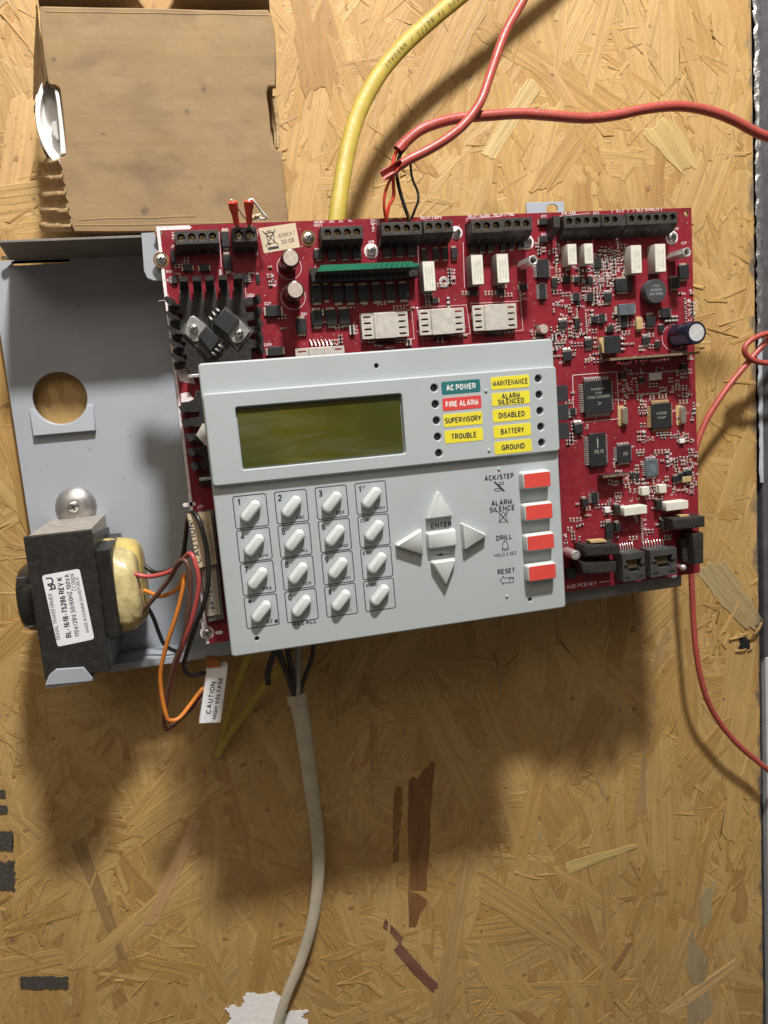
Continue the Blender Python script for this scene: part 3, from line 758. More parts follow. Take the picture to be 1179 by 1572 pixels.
# ================================================================== cardboard box
zb = 58
bx = thing('cardboard_box', 'worn brown cardboard box with torn left side standing on the chassis flange', 'box', (0, 218, 30))
def J(l, a=.35, z=zb): return [(A(x, y, z)[0]+random.uniform(-a, a), A(x, y, z)[1]+random.uniform(-a, a)) for x, y in l]
front = [(113, 357), (180, 357), (260, 356), (350, 354), (442, 351), (443, 338), (437, 290), (436, 262), (433, 233), (420, 227), (417, 205), (413, 172), (411, 150), (410, 141), (413, 134), (424, 132), (424, 90), (423, 50), (418, 24), (412, 15),
         (330, 14), (240, 12), (150, 10), (66, 8.6), (60.5, 9), (62, 40), (67, 85), (72, 125), (76, 131), (84, 131), (91, 136), (95, 165), (99, 200), (102, 237), (96, 240), (90.5, 241), (95, 275), (99.5, 312), (106, 340)]
mb = MB(); mb.plate(J(front), zb-3, zb, bev=.9); mb.build('front_panel', CARD, bx, smooth=60)
bl, br = A(113, 357, zb), A(442, 352, zb); tl, tr = A(62, 10, zb), A(413, 15, zb)
yB = (bl[1]+br[1])/2; yT = (tl[1]+tr[1])/2; xL = (bl[0]+tl[0])/2; xR = (br[0]+tr[0])/2
mb = MB(); mb.plate([(xL+2, 3), (xR-1, 3), (xR-1, zb-3.2), (xL+2, zb-3.2)], 0, 3); mb.v = [(x, yB+z+.3, y) for x, y, z in mb.v]; mb.f = [f[::-1] for f in mb.f]; mb.build('bottom_panel', CARD, bx)
mb = MB(); mb.plate([(xL+2, 3), (xR-1, 3), (xR-1, zb-3.2), (xL+2, zb-3.2)], -3, 0); mb.v = [(x, yT+z-1, y) for x, y, z in mb.v]; mb.f = [f[::-1] for f in mb.f]; mb.build('top_panel', CARD, bx)
mb = MB(); mb.plate([(xL+2, yB+3.5), (xR-1, yB+3.5), (xR-1, yT-4.2), (xL+2, yT-4.2)], .4, 3); mb.build('back_panel', CARD, bx)
# right side, with the ragged finger hole
rs = MB(); ya, yb2 = A(430, 228, zb)[1], A(420, 134, zb)[1]
prof = [(yB+3.5, 3.2), (yT-4.2, 3.2), (yT-4.2, zb-3.2), (yb2+1, zb-3.2), (yb2-2, zb-9), (yb2-7, zb-12), ((ya+yb2)/2, zb-13.5), (ya+6, zb-11), (ya+1, zb-7), (ya-1, zb-3.2), (yB+3.5, zb-3.2)]
rs.plate(prof, 0, 3); rs.v = [(xR-4+z, x, y) for x, y, z in rs.v]; rs.build('side_panel', CARD, bx)
# frayed paper inside the hole
for k in range(2):
    t = MB(); x = xR-.8-k*.9
    t.tube([(x, yb2-3, zb-4-k*2), (x+.8, (ya+yb2)/2+random.uniform(-3, 3), zb-6-k*2), (x-.3, ya+2, zb-5-k*2)], 1.1, .5, n=6)
    t.build('torn_fibre', CARDE, bx)
# left side: upper flap swung out, lower wall torn to the flutes
f1 = [A3(57, 6, 50), A3(60, 40, 52), A3(66, 70, 56), A3(72, 124, 59), A3(60, 158, 34), A3(53, 150, 26), A3(54, 90, 28), A3(58, 14, 36)]
mb = MB(); n = len(f1); base = mb.add(f1+[(x-1.2, y, z-2) for x, y, z in f1], [tuple(range(n))[::-1], tuple(range(n, 2*n))]+[(i, (i+1) % n, n+(i+1) % n, n+i) for i in range(n)])
mb.build('side_flap', CARD, bx)
mb = MB(); cols, rows = 10, 30
P0, P1, P2, P3 = A3(92, 243, 59), A3(112, 356, 59), A3(62, 356, 22), A3(60, 250, 22)
for i in range(rows+1):
    for k in range(cols+1):
        u, v = k/cols, i/rows
        pt = [((P0[q]*(1-v)+P1[q]*v)*(1-u)+(P3[q]*(1-v)+P2[q]*v)*u) for q in range(3)]
        cr = math.sin(v*rows*.94+u*1.3)*1.2+random.uniform(-.3, .3)
        mb.v.append((pt[0]-cr*.5-2.2*math.sin(u*math.pi), pt[1]+(random.uniform(-1.4, 1.4) if i in (0,) else 0), pt[2]+cr))
for i in range(rows):
    for k in range(cols):
        a = i*(cols+1)+k; mb.f.append([a, a+cols+1, a+cols+2, a+1]); mb.m.append(0)
mb.build('torn_flutes', CARDE, bx)
# top tuck flap with thumb notch
th = [A(60, 9, 46)[0], A(414, 14, 46)[0]]; ncx = A(240, 3, 52)[0]
notch = [(ncx+12.4*math.cos(math.pi*k/12), 26-23.5*math.sin(math.pi*k/12)) for k in range(13)]
mb = MB(); mb.plate([(th[0], 0), (th[1], 0), (th[1]-2, 26)]+notch+[(th[0]+2, 26)], -3, 0, bev=.5)
ca, sa = math.cos(math.radians(56)), math.sin(math.radians(56))
mb.v = [(x, yT+.2+t*ca-q*sa, zb-13+t*sa+q*ca) for x, t, q in mb.v]; mb.build('tuck_flap', CARD, bx)
for a_, b_ in (((114, 346), (441, 341)), ((120, 337), (300, 333)), ((70, 18), (413, 23))):
    mb = MB(); p_ = A3(*a_, zb-.25); q_ = A3(*b_, zb-.25)
    mb.tube([tuple(p_[i]+(q_[i]-p_[i])*k/8+random.uniform(-.35, .35)*(i == 1) for i in range(3)) for k in range(9)], .55, .42, n=8, sub=2); mb.build('crease', CARD, bx, smooth=70)
# pencil smudges
mb = MB()
for px, py, w, h in ((313, 136, 8, 14), (287, 171, 10, 12), (222, 323, 16, 18), (82, 90, 10, 8), (308, 288, 8, 8), (158, 205, 12, 5)):
    c = A(px, py, zb+.05); s = S(px, py, zb); lp = []
    for k in range(10):
        a = 2*math.pi*k/10; rr = random.uniform(.45, 1)
        lp.append((c[0]+w*s/2*rr*math.cos(a), c[1]+h*s/2*rr*math.sin(a)))
    mb.plate(lp, zb, zb+.06)
mb.build('smudge', mat('graphite_smudge', (.20, .145, .085), .8, var=.2, vscale=300), bx, smooth=0)

# white detector base inside the box
d0 = A(168, 192, 44); R0 = 107*S(168, 192, 44)
db = thing('detector_base', 'round white plastic device base showing through the torn side of the cardboard box', 'device base', (d0[0], d0[1], 15))
mb = MB(); mb.lathe(d0[0], d0[1], [(R0*.86, 16), (R0*.97, 24), (R0*1.0, 40), (R0*.985, 43), (R0*.95, 43), (R0*.93, 30)], 64); mb.build('bowl', mat('bowl_plastic', (.60, .585, .56), .4), db)
mb = MB(); mb.lathe(d0[0], d0[1], [(R0*.9, 46), (R0*.97, 46.2), (R0*.975, 48), (R0*.96, 49.5), (R0*.9, 49.5), (R0*.88, 46.5)], 64); mb.build('rim', WHITE, db)
for k, a in enumerate((152, 160, 168, 196, 204)):
    a = math.radians(a); mb = MB()
    mb.plate(rrect(d0[0]+R0*.965*math.cos(a), d0[1]+R0*.965*math.sin(a), 2.6, 4, .4, 2, a), 41, 46.5, bev=.3); mb.build('clip', WHITE if k % 2 else BLK, db)
e = A(92, 190, 57); s = S(92, 190, 57)
lp = quad([(83, 136), (90, 138), (103, 236), (93, 238), (91, 200), (87, 160)], 56)
mb = MB(); mb.plate(lp, 52, 56.5, bev=.8); mb.build('cover_edge', WHITE, db)
lp = quad([(78, 187), (92, 182), (96, 212), (88, 215), (80, 205)], 51)
mb = MB(); mb.plate(lp, 48, 50.5, bev=.4); mb.build('grey_tag', mat('grey_tag', (.50, .49, .47), .5), db)

# ================================================================== transformer
zf = 78
fx = [A(*p, zf) for p in ((34, 825), (138, 812), (172, 1030), (70, 1045))]
TL, TRr = (fx[0][0]+fx[3][0])/2, (fx[1][0]+fx[2][0])/2
TT, TB = (fx[0][1]+fx[1][1])/2, (fx[2][1]+fx[3][1])/2
tf = thing('transformer', 'black steel core power transformer with yellow taped coil and white rating label', 'transformer', ((TL+TRr)/2, TB, zP))
mb = MB(); mb.plate([(TL+1.2, TB+1), (TRr-1.2, TB+1), (TRr-1.2, TT-.8), (TL+1.2, TT-.8)], zP+.3, zf-1.8, bev=.5, mi=0)
# lamination lines on the sides
mb.build('core', TRFT, tf)
mb = MB(); mb.plate(rrect((TL+TRr)/2, (TT+TB)/2, TRr-TL, TT-TB, .8, 2), zf-1.8, zf, bev=.6)
mb.build('front_strap', TRFB, tf)
mb = MB(); mb.plate([(TB+.5, zP+.2), (TT-9, zP+.2), (TT-5, zf-20), (TT-3, zf-1.9), (TB+.5, zf-1.9)], 0, 1.1); mb.v = [(TRr-1.1+z, x, y) for x, y, z in mb.v]; mb.build('side_strap', TRFB, tf)
yc = (A(60, 905, 60)[1]+A(190, 905, 60)[1])/2-3.5
def lobe(x0, out, yh, z0, z1, m_, name, power=.5, n=28, steps=9, wob=0):
    secs = []
    for k in range(steps+1):
        t = k/steps; f = (1-(t*.98)**2.6)**power if t < 1 else .30
        f = max(f, .30); x = x0+out*math.sin(t*math.pi/2) if power else x0+out*t
        sec = []
        for q in range(n):
            a = 2*math.pi*q/n; cy, cz = math.cos(a), math.sin(a)
            k2 = (abs(cy)**2.5+abs(cz)**2.5)**(-1/2.5); w = 1+random.uniform(-wob, wob)
            sec.append((x+random.uniform(-wob, wob)*4, yc+yh*(.34+.66*f)*k2*cy*w, (z0+z1)/2+(z1-z0)/2*(.34+.66*f)*k2*cz*w))
        secs.append(sec if out > 0 else sec[::-1])
    mb = MB(); loft(mb, secs); return mb.build(name, m_, tf, smooth=50)
xr = A(222, 890, 45)[0]
lobe(TRr-3, xr-TRr+3, 27, 14, 62, TAPE, 'coil', wob=.012, steps=14, n=44)
xr2 = A(216, 915, 66)[0]
lobe(TRr-3, xr2-TRr+3, 24.0, 40, 73, mat('cream_tape', (.56, .47, .23), .30, var=.25, vscale=130, bump=.8, bscale=120), 'coil_wrap', wob=.045, steps=14, n=40)
xa, xb = TRr-2, A(182, 920, 74)[0]
p = quad([(146, 845), (169, 843), (186.5, 977), (172, 981), (160, 975)], 74)
mb = MB(); mb.plate(p, 16, 74.5, bev=1.0); BOB = mat('bobbin_nylon', (.018, .017, .016), .36, var=.1, vscale=60, dust=.03); mb.build('bobbin_flange', BOB, tf)
xo = A(24, 925, 62)[0]
lobe(TL+3, xo-TL-3, 19.5, 20, 66, BOB, 'bobbin_end', power=.35)
for py in (888, 964):
    a, b = A3(24 if py < 900 else 38, py, 66.5), A3(56, py-4, 67)
    mb = MB(); mb.tube([a, b], .35, n=6); mb.build('bobbin_rib', mat('grey_edge', (.12, .12, .12), .5), tf)
# rating label
lab = quad([(64, 883.5), (122, 873), (145, 981), (88.5, 993)], zf+.15)
def round_quad(q, r):
    out = []
    for i in range(4):
        p, a, b = Vector(q[i]), Vector(q[i-1]), Vector(q[(i+1) % 4])
        a = p+(a-p).normalized()*r; b = p+(b-p).normalized()*r
        for k in range(5):
            t = k/4; v = a*(1-t)**2+p*2*t*(1-t)+b*t*t; out.append((v.x, v.y))
    return out
mb = MB(); mb.plate(round_quad(lab, 1.6), zf+.02, zf+.15); lb = mb.build('rating_label', PAPER, tf)
mb = MB(); z = zf+.2
textpx(mb, 'SIGNAL TRANSFORMER', (89.6, 982.5), (76.5, 911), 6, z, .004)
textpx(mb, 'BL-1618-75286 REV K', (105.5, 979), (91, 886), 8.2, z, .02)
textpx(mb, '115V/28V,50/60HZ,100VA', (119, 977.5), (102, 881.5), 6.8, z, .012)
textpx(mb, 'CC0809', (114.5, 907), (110.5, 881), 6, z, .006)
textpx(mb, 'MADE IN DOMINICAN REPUBLIC', (134.5, 971), (117.5, 885), 5, z, .008)
textpx(mb, 'U', (77.5, 897.5), (75, 886.5), 11, z, .06)
textpx(mb, 'R', (80.5, 905.5), (78.2, 896.5), -11, z, .06)
mb.build('lettering', INK, lb, smooth=0)
# leads
def C8(pts): return [A3(x/3.275, 740+y/3.275, z) for x, y, z in pts]
def lead(pts, r, m_, parent, name='lead_wire', label=None):
    mb = MB(); mb.tube(C8(pts), r, n=10, sub=7); return mb.build(name, m_, parent, label=label, smooth=60)
lead([(672, 690, 58), (700, 665, 62), (760, 600, 66), (850, 490, 72), (890, 415, 82), (920, 392, 85), (945, 420, 87), (957, 520, 87), (947, 640, 86), (925, 780, 82), (870, 930, 76), (838, 1080, 70), (824, 1200, 66), (832, 1242, 65), (870, 1222, 64), (950, 1150, 61), (1010, 1095, 60), (1045, 1070, 58)], 1.30, BRWIRE, tf, label='brown lead wire looping down to the tagged plug')
lead([(725, 545, 56), (755, 556, 58), (800, 574, 62), (850, 562, 66), (900, 530, 74), (922, 470, 79), (925, 500, 81), (905, 600, 80), (880, 690, 79), (840, 810, 77), (808, 950, 73), (812, 1060, 71), (832, 1160, 70), (850, 1197, 69), (900, 1187, 67), (960, 1115, 64), (1012, 1045, 62), (1045, 1030, 58)], 1.22, ORWIRE, tf, label='orange lead wire')
lead([(640, 425, 62), (660, 445, 66), (690, 466, 68), (760, 474, 69), (860, 447, 72), (925, 385, 80), (957, 360, 86), (983, 410, 89), (1000, 500, 90), (987, 600, 89), (957, 720, 86), (915, 830, 80), (870, 960, 72), (842, 1080, 66), (836, 1180, 62), (880, 1208, 60), (950, 1135, 58), (1015, 1075, 58), (1045, 1060, 56)], 1.28, PKWIRE, tf, label='rose red lead wire')
lead([(1045, 960, 58), (1010, 962, 60), (955, 972, 64), (925, 930, 69), (942, 850, 76), (985, 720, 86), (1022, 620, 92), (1047, 500, 93), (1040, 350, 92), (1010, 220, 91), (985, 165, 88), (960, 155, 84), (940, 200, 76), (930, 300, 66), (915, 380, 58), (860, 440, 50), (780, 455, 40), (725, 420, 36)], 1.35, BWIRE, tf, label='black lead wire looping up over the caution sticker')
lead([(725, 600, 44), (770, 680, 40), (800, 760, 36), (830, 820, 34), (900, 860, 32)], 1.2, BWIRE, tf, label='short black lead wire behind the coil')
# tagged plug on the leads
pg = thing('wire_plug', 'white tagged wire plug reading CAUTION HIGH VOLTAGE hanging below the chassis', 'plug', A3(322, 1068, 58))
q = quad([(317.6, 1028.5), (349.6, 1025.5), (339, 1109.5), (305.3, 1111)], 64)
mb = MB(); mb.plate(q, 52, 64, bev=.5); tg = mb.build('tag', PAPER, pg)
mb = MB(); textpx(mb, 'CAUTION', (319.5, 1095.5), (327.8, 1046.5), 7.4, 64.06, .02); textpx(mb, 'HIGH VOLTAGE', (328.8, 1104), (339.2, 1040), 6.3, 64.06, .016)
c = A(322, 1105, 64); ring(mb, circ(c[0], c[1]+1, 2.8, 20), .12, 64.05)
mb.build('lettering', INK, tg, smooth=0)
mb = MB(); mb.plate(quad([(316, 1011), (336, 1013), (342, 1032), (319, 1034)], 60), 53, 61, bev=.6); mb.build('housing', ORPL, pg)

# ================================================================== circuit board
ZB = 77
b0, b1, b2, b3 = A(233, 347, ZB), A(1062, 319, ZB), A(1074, 880, ZB), A(322, 987, ZB)
BL_, BR_ = (b0[0]+b3[0])/2, (b1[0]+b2[0])/2; BB, BT = (b2[1]+b3[1])/2, (b0[1]+b1[1])/2
cb = thing('circuit_board', 'red printed circuit board full of chips relays and terminal blocks behind the grey keypad', 'circuit board', ((BL_+BR_)/2, (BB+BT)/2, ZB-1.6))
h1, h2 = A(243, 358, ZB), A(1053.5, 328, ZB)
mb = MB(); mb.plate([(BL_, BB), (BR_, BB), (BR_, BT), (BL_, BT)], ZB-1.6, ZB, holes=[circ(h1[0], h1[1], 1.5, 14), circ(h2[0], h2[1], 1.5, 14)], mi=0, mside=1)
mb.build('board', [PCBR, PCBE], cb, smooth=0)
for h in (h1, h2):
    mb = MB(); ring(mb, circ(h[0], h[1], 2.0, 18), .5, ZB+.04); mb.build('hole_ring', COPPER, cb, smooth=0)
Zs = ZB+.05
sk = MB()     # white silkscreen outlines and dashes
sk.plate([(BL_+.1, BB+.2), (BL_+1.7, BB+.2), (BL_+1.7, BT-.2), (BL_+.1, BT-.2)], ZB+.01, Zs)
sk.plate([(BL_+1.7, BT-2.2), (BL_+17, BT-2.2), (BL_+18, BT-1.3), (BL_+17, BT-.2), (BL_+1.7, BT-.2)], ZB+.01, Zs)
p = A(285, 775, ZB); sk.plate(rrect(p[0]+2, p[1], 7, 2.2, 1.1, 4), ZB+.01, Zs)
for px, py, w, h in ((336, 971, 11, 5.5), (312, 961, 4, 12)):
    p = A(px, py, ZB); s = S(px, py, ZB); sk.plate(rrect(p[0], p[1], w*s, h*s, 2.4*s, 4), ZB+.01, Zs)
def skq(pts, w=.25, closed=True): stroke(sk, [A(x, y, ZB) for x, y in pts], w, Zs, closed=closed)
skq([(879, 576), (947, 570.5), (950, 640), (947, 643), (881, 650)], .35)
for q in ([(552, 482), (632, 475), (636, 520), (555, 525)], [(640, 472), (716, 468), (722, 512), (648, 520)], [(722, 466), (799, 462), (803, 507), (729, 512)],
          [(244, 462), (259, 460), (258, 452)], [(268, 420), (276, 420), (276, 460)], [(390, 455), (378, 456), (374, 418)], [(336, 356), (340, 410)],
          [(484, 405), (482, 460)], [(640, 340), (643, 420)], [(711, 372), (713, 442)], [(716, 340), (716, 336), (770, 332)], [(847, 345), (848, 333), (906, 327)], [(950, 345), (948, 330)]):
    skq(q, .22, len(q) == 4)
for (px, py, r) in ((444, 410, 19), (450, 456, 19), (1034, 518, 20)):
    c = A(px, py, ZB); ring(sk, circ(c[0], c[1], r*S(px, py, ZB), 28), .22, Zs)
def T(txt, px, py, wpx, hpx=None, vert=0):
    p = A(px, py, ZB); s = S(px, py, ZB)
    text(sk, txt, p[0], p[1], wpx*s, (hpx or 4.2)*s, Zs, math.pi/2*vert, .012)
for a in (('TB1', 266, 362, 11, 4, 1), ('JP4', 267, 378, 9, 4), ('MH4', 245, 386, 9, 4), ('D25', 346, 353, 9, 4.5), ('TB2', 394, 358, 11, 4, 1), ('D28', 339, 421, 5, 14), ('VR4', 385, 453, 11, 4.5),
          ('R10', 260, 417, 10, 4), ('Q55', 257, 430, 10, 4), ('D27', 411, 466, 10, 4.5), ('D24', 467, 482, 9, 4.5), ('D59', 411, 529, 11, 4.5), ('L1', 394, 387, 4, 10), ('NAC3', 488, 341, 12, 4), ('NAC1', 488, 346, 12, 4), ('1A+', 494.5, 340.5, 8, 3.6), ('2A+', 509.5, 340, 8, 3.6), ('2A-', 524, 339.5, 8, 3.6), ('1A-', 538, 339, 8, 3.6),
          ('NAC4', 576, 338, 14, 4), ('NAC2', 576, 342.5, 14, 4), ('TB4', 573, 350, 12, 4, 1), ('4B+', 600, 336, 8, 3.6), ('4B-', 615, 335.5, 8, 3.6), ('RELAY 3 SUPV', 662, 334, 34, 4.2), ('RELAY 1 ALARM', 735, 331.5, 36, 4.2), ('RELAY 2 TRBL', 774, 329.5, 34, 4.2),
          ('MH6', 570, 371, 9, 4), ('EIA-485', 873, 327, 23, 4.4), ('ACS', 915, 327, 10, 4), ('[  SLC  ]', 952, 323.5, 28, 4.2), ('[  SLC', 980, 322.5, 18, 4.2), ('SHIELD ]', 1003, 321.5, 28, 4.2), ('RT1', 835, 332, 8, 4), ('RT2', 835, 360, 8, 4), ('TB7', 845, 353, 12, 4, 1), ('MH2', 1037, 351, 10, 4), ('C27', 1050, 373, 9, 4), ('C31', 1056, 463, 9, 4), ('C30', 1061, 476, 9, 3.6),
          ('U13', 952, 517, 9, 4), ('R107', 853, 467, 10, 4), ('R109', 867, 471, 10, 4), ('TB5', 956, 345, 14, 4, 1), ('AUD-PCB REV', 893, 898, 50, 6.0), ('J11', 307, 778, 9, 5), ('J12', 310, 953, 10, 4), ('R101', 857, 534, 9, 4), ('U21', 862, 556, 9, 3.5), ('C91', 1035, 905-20, 8, 3.6), ('D12', 905, 552, 10, 3.6)):
    T(a[0], a[1], a[2], a[3], a[4] if len(a) > 4 else None, a[5] if len(a) > 5 else 0)
p = A(928, 893, ZB); sk.plate(rrect(p[0], p[1], 7, .5), ZB+.01, Zs)

# copper runs under the mask
tr = MB()
def run(pts, w=.5):
    stroke(tr, [A(x, y, ZB) for x, y in pts], w, ZB+.022)
for k in range(6): run([(866+k*3.2, 752-k*2), (872+k*3.2, 880)], .55)
for k in range(6): run([(404, 442+k*5.2), (428, 441+k*5.2), (434, 446+k*5.2)], .5)
for k in range(4): run([(414+k*3, 505+k*4), (444+k*3, 502+k*4), (452, 512+k*4)], .5)
run([(886, 757), (905, 756)], 1.0); run([(886, 801), (912, 798), (930, 796)], .9)
for k in range(9): run([(812+k*2, 470+k*3.5), (830+k*3, 474+k*3.5), (838+k*5, 480+k*4)], .45)
for k in range(5): run([(966+k*2.5, 600), (968+k*2.5, 632), (980+k*4, 650), (982+k*4, 690)], .45)
for k in range(4): run([(905, 660+k*6), (935, 657+k*6)], .45)
for k in range(150):
    px, py = random.uniform(860, 1062), random.uniform(345, 880); d = random.choice(((1, 0), (0, 1), (.7, .7), (.7, -.7))); l = random.uniform(10, 42)
    m2 = (px+d[0]*l, py+d[1]*l-d[0]*l*.05); e2 = random.choice(((1, 0), (0, 1)))
    if m2[0] < 1064 and m2[1] < 885: run([(px, py), m2]+([(m2[0]+e2[0]*14, m2[1]+e2[1]*14)] if m2[0] < 1048 and m2[1] < 868 else []), .3)
for k in range(70):
    px, py = random.uniform(395, 800), random.uniform(372, 520); l = random.uniform(10, 50)
    run([(px, py), (px+l, py-l*.06), (px+l+8, py+8)] if k % 2 else [(px, py), (px+l*.06, py+l*.6)], .3)
tr.build('copper_runs', TRACE, cb, smooth=0, kind='stuff')

# --- terminal blocks
def terminal(holes, front, name='terminal_block', label=None, brass=True, ztop=11):
    """holes: first and last hole pixel and count (on the top face); front: how far the sloped front foot reaches (mm)"""
    (ax, ay), (ex, ey), n = holes
    z = ZB+ztop
    a, e = A(ax, ay, z), A(ex, ey, z); y = (a[1]+e[1])/2
    pitch = (e[0]-a[0])/(n-1); r = pitch*.36
    hw = pitch*.62
    xl_, xr_ = a[0]-hw, e[0]+hw; yt_, yb_ = y+pitch*.62, y-pitch*.66
    mb = MB()
    hl = [circ(a[0]+k*pitch, y, r, 16) for k in range(n)]
    mb.plate([(xl_, yb_), (xr_, yb_), (xr_, yt_), (xl_, yt_)], z-4.5, z, holes=hl, bev=.25, hbev=.12)
    mb.profx([(yt_-.02, ZB+.1), (yt_-.02, z-4.55), (yb_+.02, z-4.55), (yb_+.02, z-.5), (yb_-front*.55, z-3.4), (yb_-front, ZB+2.2), (yb_-front, ZB+.1)], xl_+.02, xr_-.02)
    o = mb.build(name, TERM, cb, label=label)
    for k in range(n):
        c = MB(); x = a[0]+k*pitch; rr = r*.82
        c.cyl(x, y-.1*r, rr, z-4.5, z-2.0, 14, .15)
        s = c.build('terminal_screw', BRASS, o)
        t = random.uniform(-.5, .5)+(math.pi/2 if random.random() < .4 else 0)
        c = MB(); c.plate(rrect(x, y-.1*r, rr*1.8, rr*.3, 0, 1, t), z-2.1, z-1.96); c.build('slot', DARK, s)
        if front > 2:
            c = MB(); c.profx([(yb_-front-.06, ZB+2.2+.2), (yb_-front*.56-.1, z-3.6), (yb_-front*.56+.3, z-3.6), (yb_-front+.3, ZB+2.4)], x-pitch*.30, x+pitch*.30); c.build('wire_slot', DARK, o)
    return o
terminal(((278, 364), (326.4, 363.4), 4), 3.2, label='four way terminal block at the left end of the board')
terminal(((367, 360), (384, 359), 2), 3.6, label='two way terminal block holding the red sleeves')
terminal(((503, 358), (548, 356), 4), 3.6); terminal(((594.7, 351), (639, 350), 4), 4.2, label='four way terminal block with the red and black wires')
terminal(((659, 348), (687, 346.4), 3), 4.0); terminal(((733, 347.5), (762, 345.6), 3), 4.4); terminal(((779.6, 344.6), (808, 343), 3), 4.4)
terminal(((874, 340), (914, 338.3), 4), 5.0); terminal(((931.5, 337.7), (944, 337), 2), 5.0); terminal(((970, 336), (1032.5, 333.4), 6), 5.0)
for k, (px, py, w) in enumerate(((855, 340, 10), (956, 338, 10))):     # blank end blocks
    p = A(px, py, ZB+11); mb = MB(); mb.profx([(p[1]+3, ZB+.1), (p[1]+3, ZB+10.8), (p[1]-3, ZB+10.8), (p[1]-8, ZB+2), (p[1]-8, ZB+.1)], p[0]-1.9, p[0]+1.9); mb.build('end_block', TERM, cb)

# --- screws and standoffs
for k, (px, py, r) in enumerate(((247, 398, 9), (474, 364.5, 9), (571, 384, 8.5), (702, 356, 7.5), (811, 371, 8.5), (1034, 363.5, 8), (318, 973, 8))):
    p = A(px, py, ZB+2); s = S(px, py, ZB)
    mb = MB(); ring(mb, circ(p[0], p[1], r*s*1.32, 26), .35*r*s, ZB+.07); mb.build('solder_ring', COPPER if k < 2 else SILK, cb, smooth=0)
    screw(cb, p[0], p[1], ZB, r*s*.92, 2.0, 0, rot=random.random())
p = A(1048, 871, ZB+4); mb = MB(); mb.lathe(p[0], p[1], [(1.4, ZB), (1.6, ZB+2), (2.1, ZB+3.2), (2.2, ZB+4.4), (1.7, ZB+5.6), (.8, ZB+6.2)], 16); mb.build('ball_stud', TIN, cb)
p = A(682, 433, ZB+.5); mb = MB(); mb.plate(circ(p[0], p[1], 3.1, 24), ZB, ZB+.5, holes=[circ(p[0], p[1], 1.2, 14)], bev=.15); mb.build('eyelet', TIN, cb)
for px, py in ((819, 399.5), (1055, 387)):
    p = A(px, py, ZB+17); mb = MB()
    mb.plate([(p[0]+3.0*math.cos(math.radians(60*k+10)), p[1]+3.0*math.sin(math.radians(60*k+10))) for k in range(6)], ZB, ZB+17, holes=[circ(p[0], p[1], 1.75, 14)], bev=.25)
    o = mb.build('standoff', TIN, cb, smooth=25)
    mb = MB(); mb.cyl(p[0], p[1], 1.74, ZB+10, ZB+12, 14); mb.build('thread_hole', DARK, o)

# --- block parts (bodies with tinned ends)
def block(px, py, wpx, hpx, ht, name='diode', m_=CHIP, ends='v', ends_m=None, endw=.34, label=None, rot=0):
    ends_m = ends_m or mat('dull_solder', (.56, .48, .38), .38, .4, var=.2, vscale=700)
    z = ZB+ht; p = A(px, py, z); s = S(px, py, z); w, h = wpx*s, hpx*s
    mb = MB(); mb.plate(rrect(p[0], p[1], w, h, .25, 1, rot), ZB+.25, z, bev=min(.3, ht*.2), seg=1)
    if ends == 'v':
        for sgn in (-1, 1): mb.plate(rrect(p[0], p[1]+sgn*h*.5, w*.72, h*endw, 0, 1, rot), ZB+.02, ZB+ht*.45, bev=.1, seg=1, mi=1)
    elif ends == 'h':
        for sgn in (-1, 1): mb.plate(rrect(p[0]+sgn*w*.5, p[1], w*endw, h*.72, 0, 1, rot), ZB+.02, ZB+ht*.45, bev=.1, seg=1, mi=1)
    return mb.build(name, [m_, ends_m], cb, label=label, org=(p[0], p[1], ZB))
def rowof(pts, w, h, ht, **k):
    o = block(pts[0][0], pts[0][1], w, h, ht, **k)
    for px, py in pts[1:]:
        p = A(px, py, ZB+ht); again(o, (p[0], p[1], ZB), cb)
    return o
rowof(((489, 390), (510.5, 390.5), (530, 389.5), (548.5, 388.5), (595, 386), (614, 385), (632, 384)), 14, 14, 2.3)
rowof(((652, 391), (670, 389.5), (684, 389), (698, 388)), 10, 16, 2.0)
rowof(((727, 380), (741, 378.5), (754, 377), (773, 376), (786, 374.5), (800, 373)), 10, 14, 2.2)
rowof(((486, 451), (519, 451), (538, 451), (558.5, 450), (579, 449), (600, 448), (620, 447)), 17, 24, 2.4)
rowof(((501, 449),), 9, 22, 1.2); rowof(((487, 488), (509, 487), (529, 486)), 17, 23, 2.4)
rowof(((463, 500),), 16, 22, 2.4); rowof(((420, 477),), 22, 17, 2.4, ends='h'); rowof(((423, 539),), 22, 14, 2.4, ends='h')
rowof(((346, 367), (349, 402)), 12, 23, 2.6); rowof(((288, 411), (313.5, 411)), 14, 11, 2.0, ends='h'); rowof(((266, 393),), 7, 20, 3.5, ends='')
rowof(((396, 427),), 6, 12, 1.2)
rowof(((835, 340), (835.5, 367)), 13, 10, 2.2, ends='h'); rowof(((667, 461), (804, 440), (727, 449), (769, 448)), 13, 9, 1.8, ends='h')
rowof(((852, 434), (887, 496)), 9, 15, 2.0); rowof(((870, 429), (888, 429), (905, 431)), 13, 9, 1.6, ends='h')
rowof(((940.5, 529),), 28, 27, 5.5, name='power_transistor', ends='', label='large square black power transistor with a tan edge')
p = A(924.5, 530, ZB+4); mb = MB(); mb.box(p[0], p[1], 1.4, 9.2, ZB, ZB+5, .2); mb.build('tan_tab', TANT, cb)
for k in range(3):
    p = A(957, 520+k*8, ZB+1); mb = MB(); mb.box(p[0], p[1], 2.6, 1.1, ZB, ZB+1.2, .2); mb.build('lead', TIN, cb)
rowof(((963, 475),), 27, 17, 4.4, name='inductor', m_=CHIPG, ends='h', label='grey marked inductor block left of the round coil')
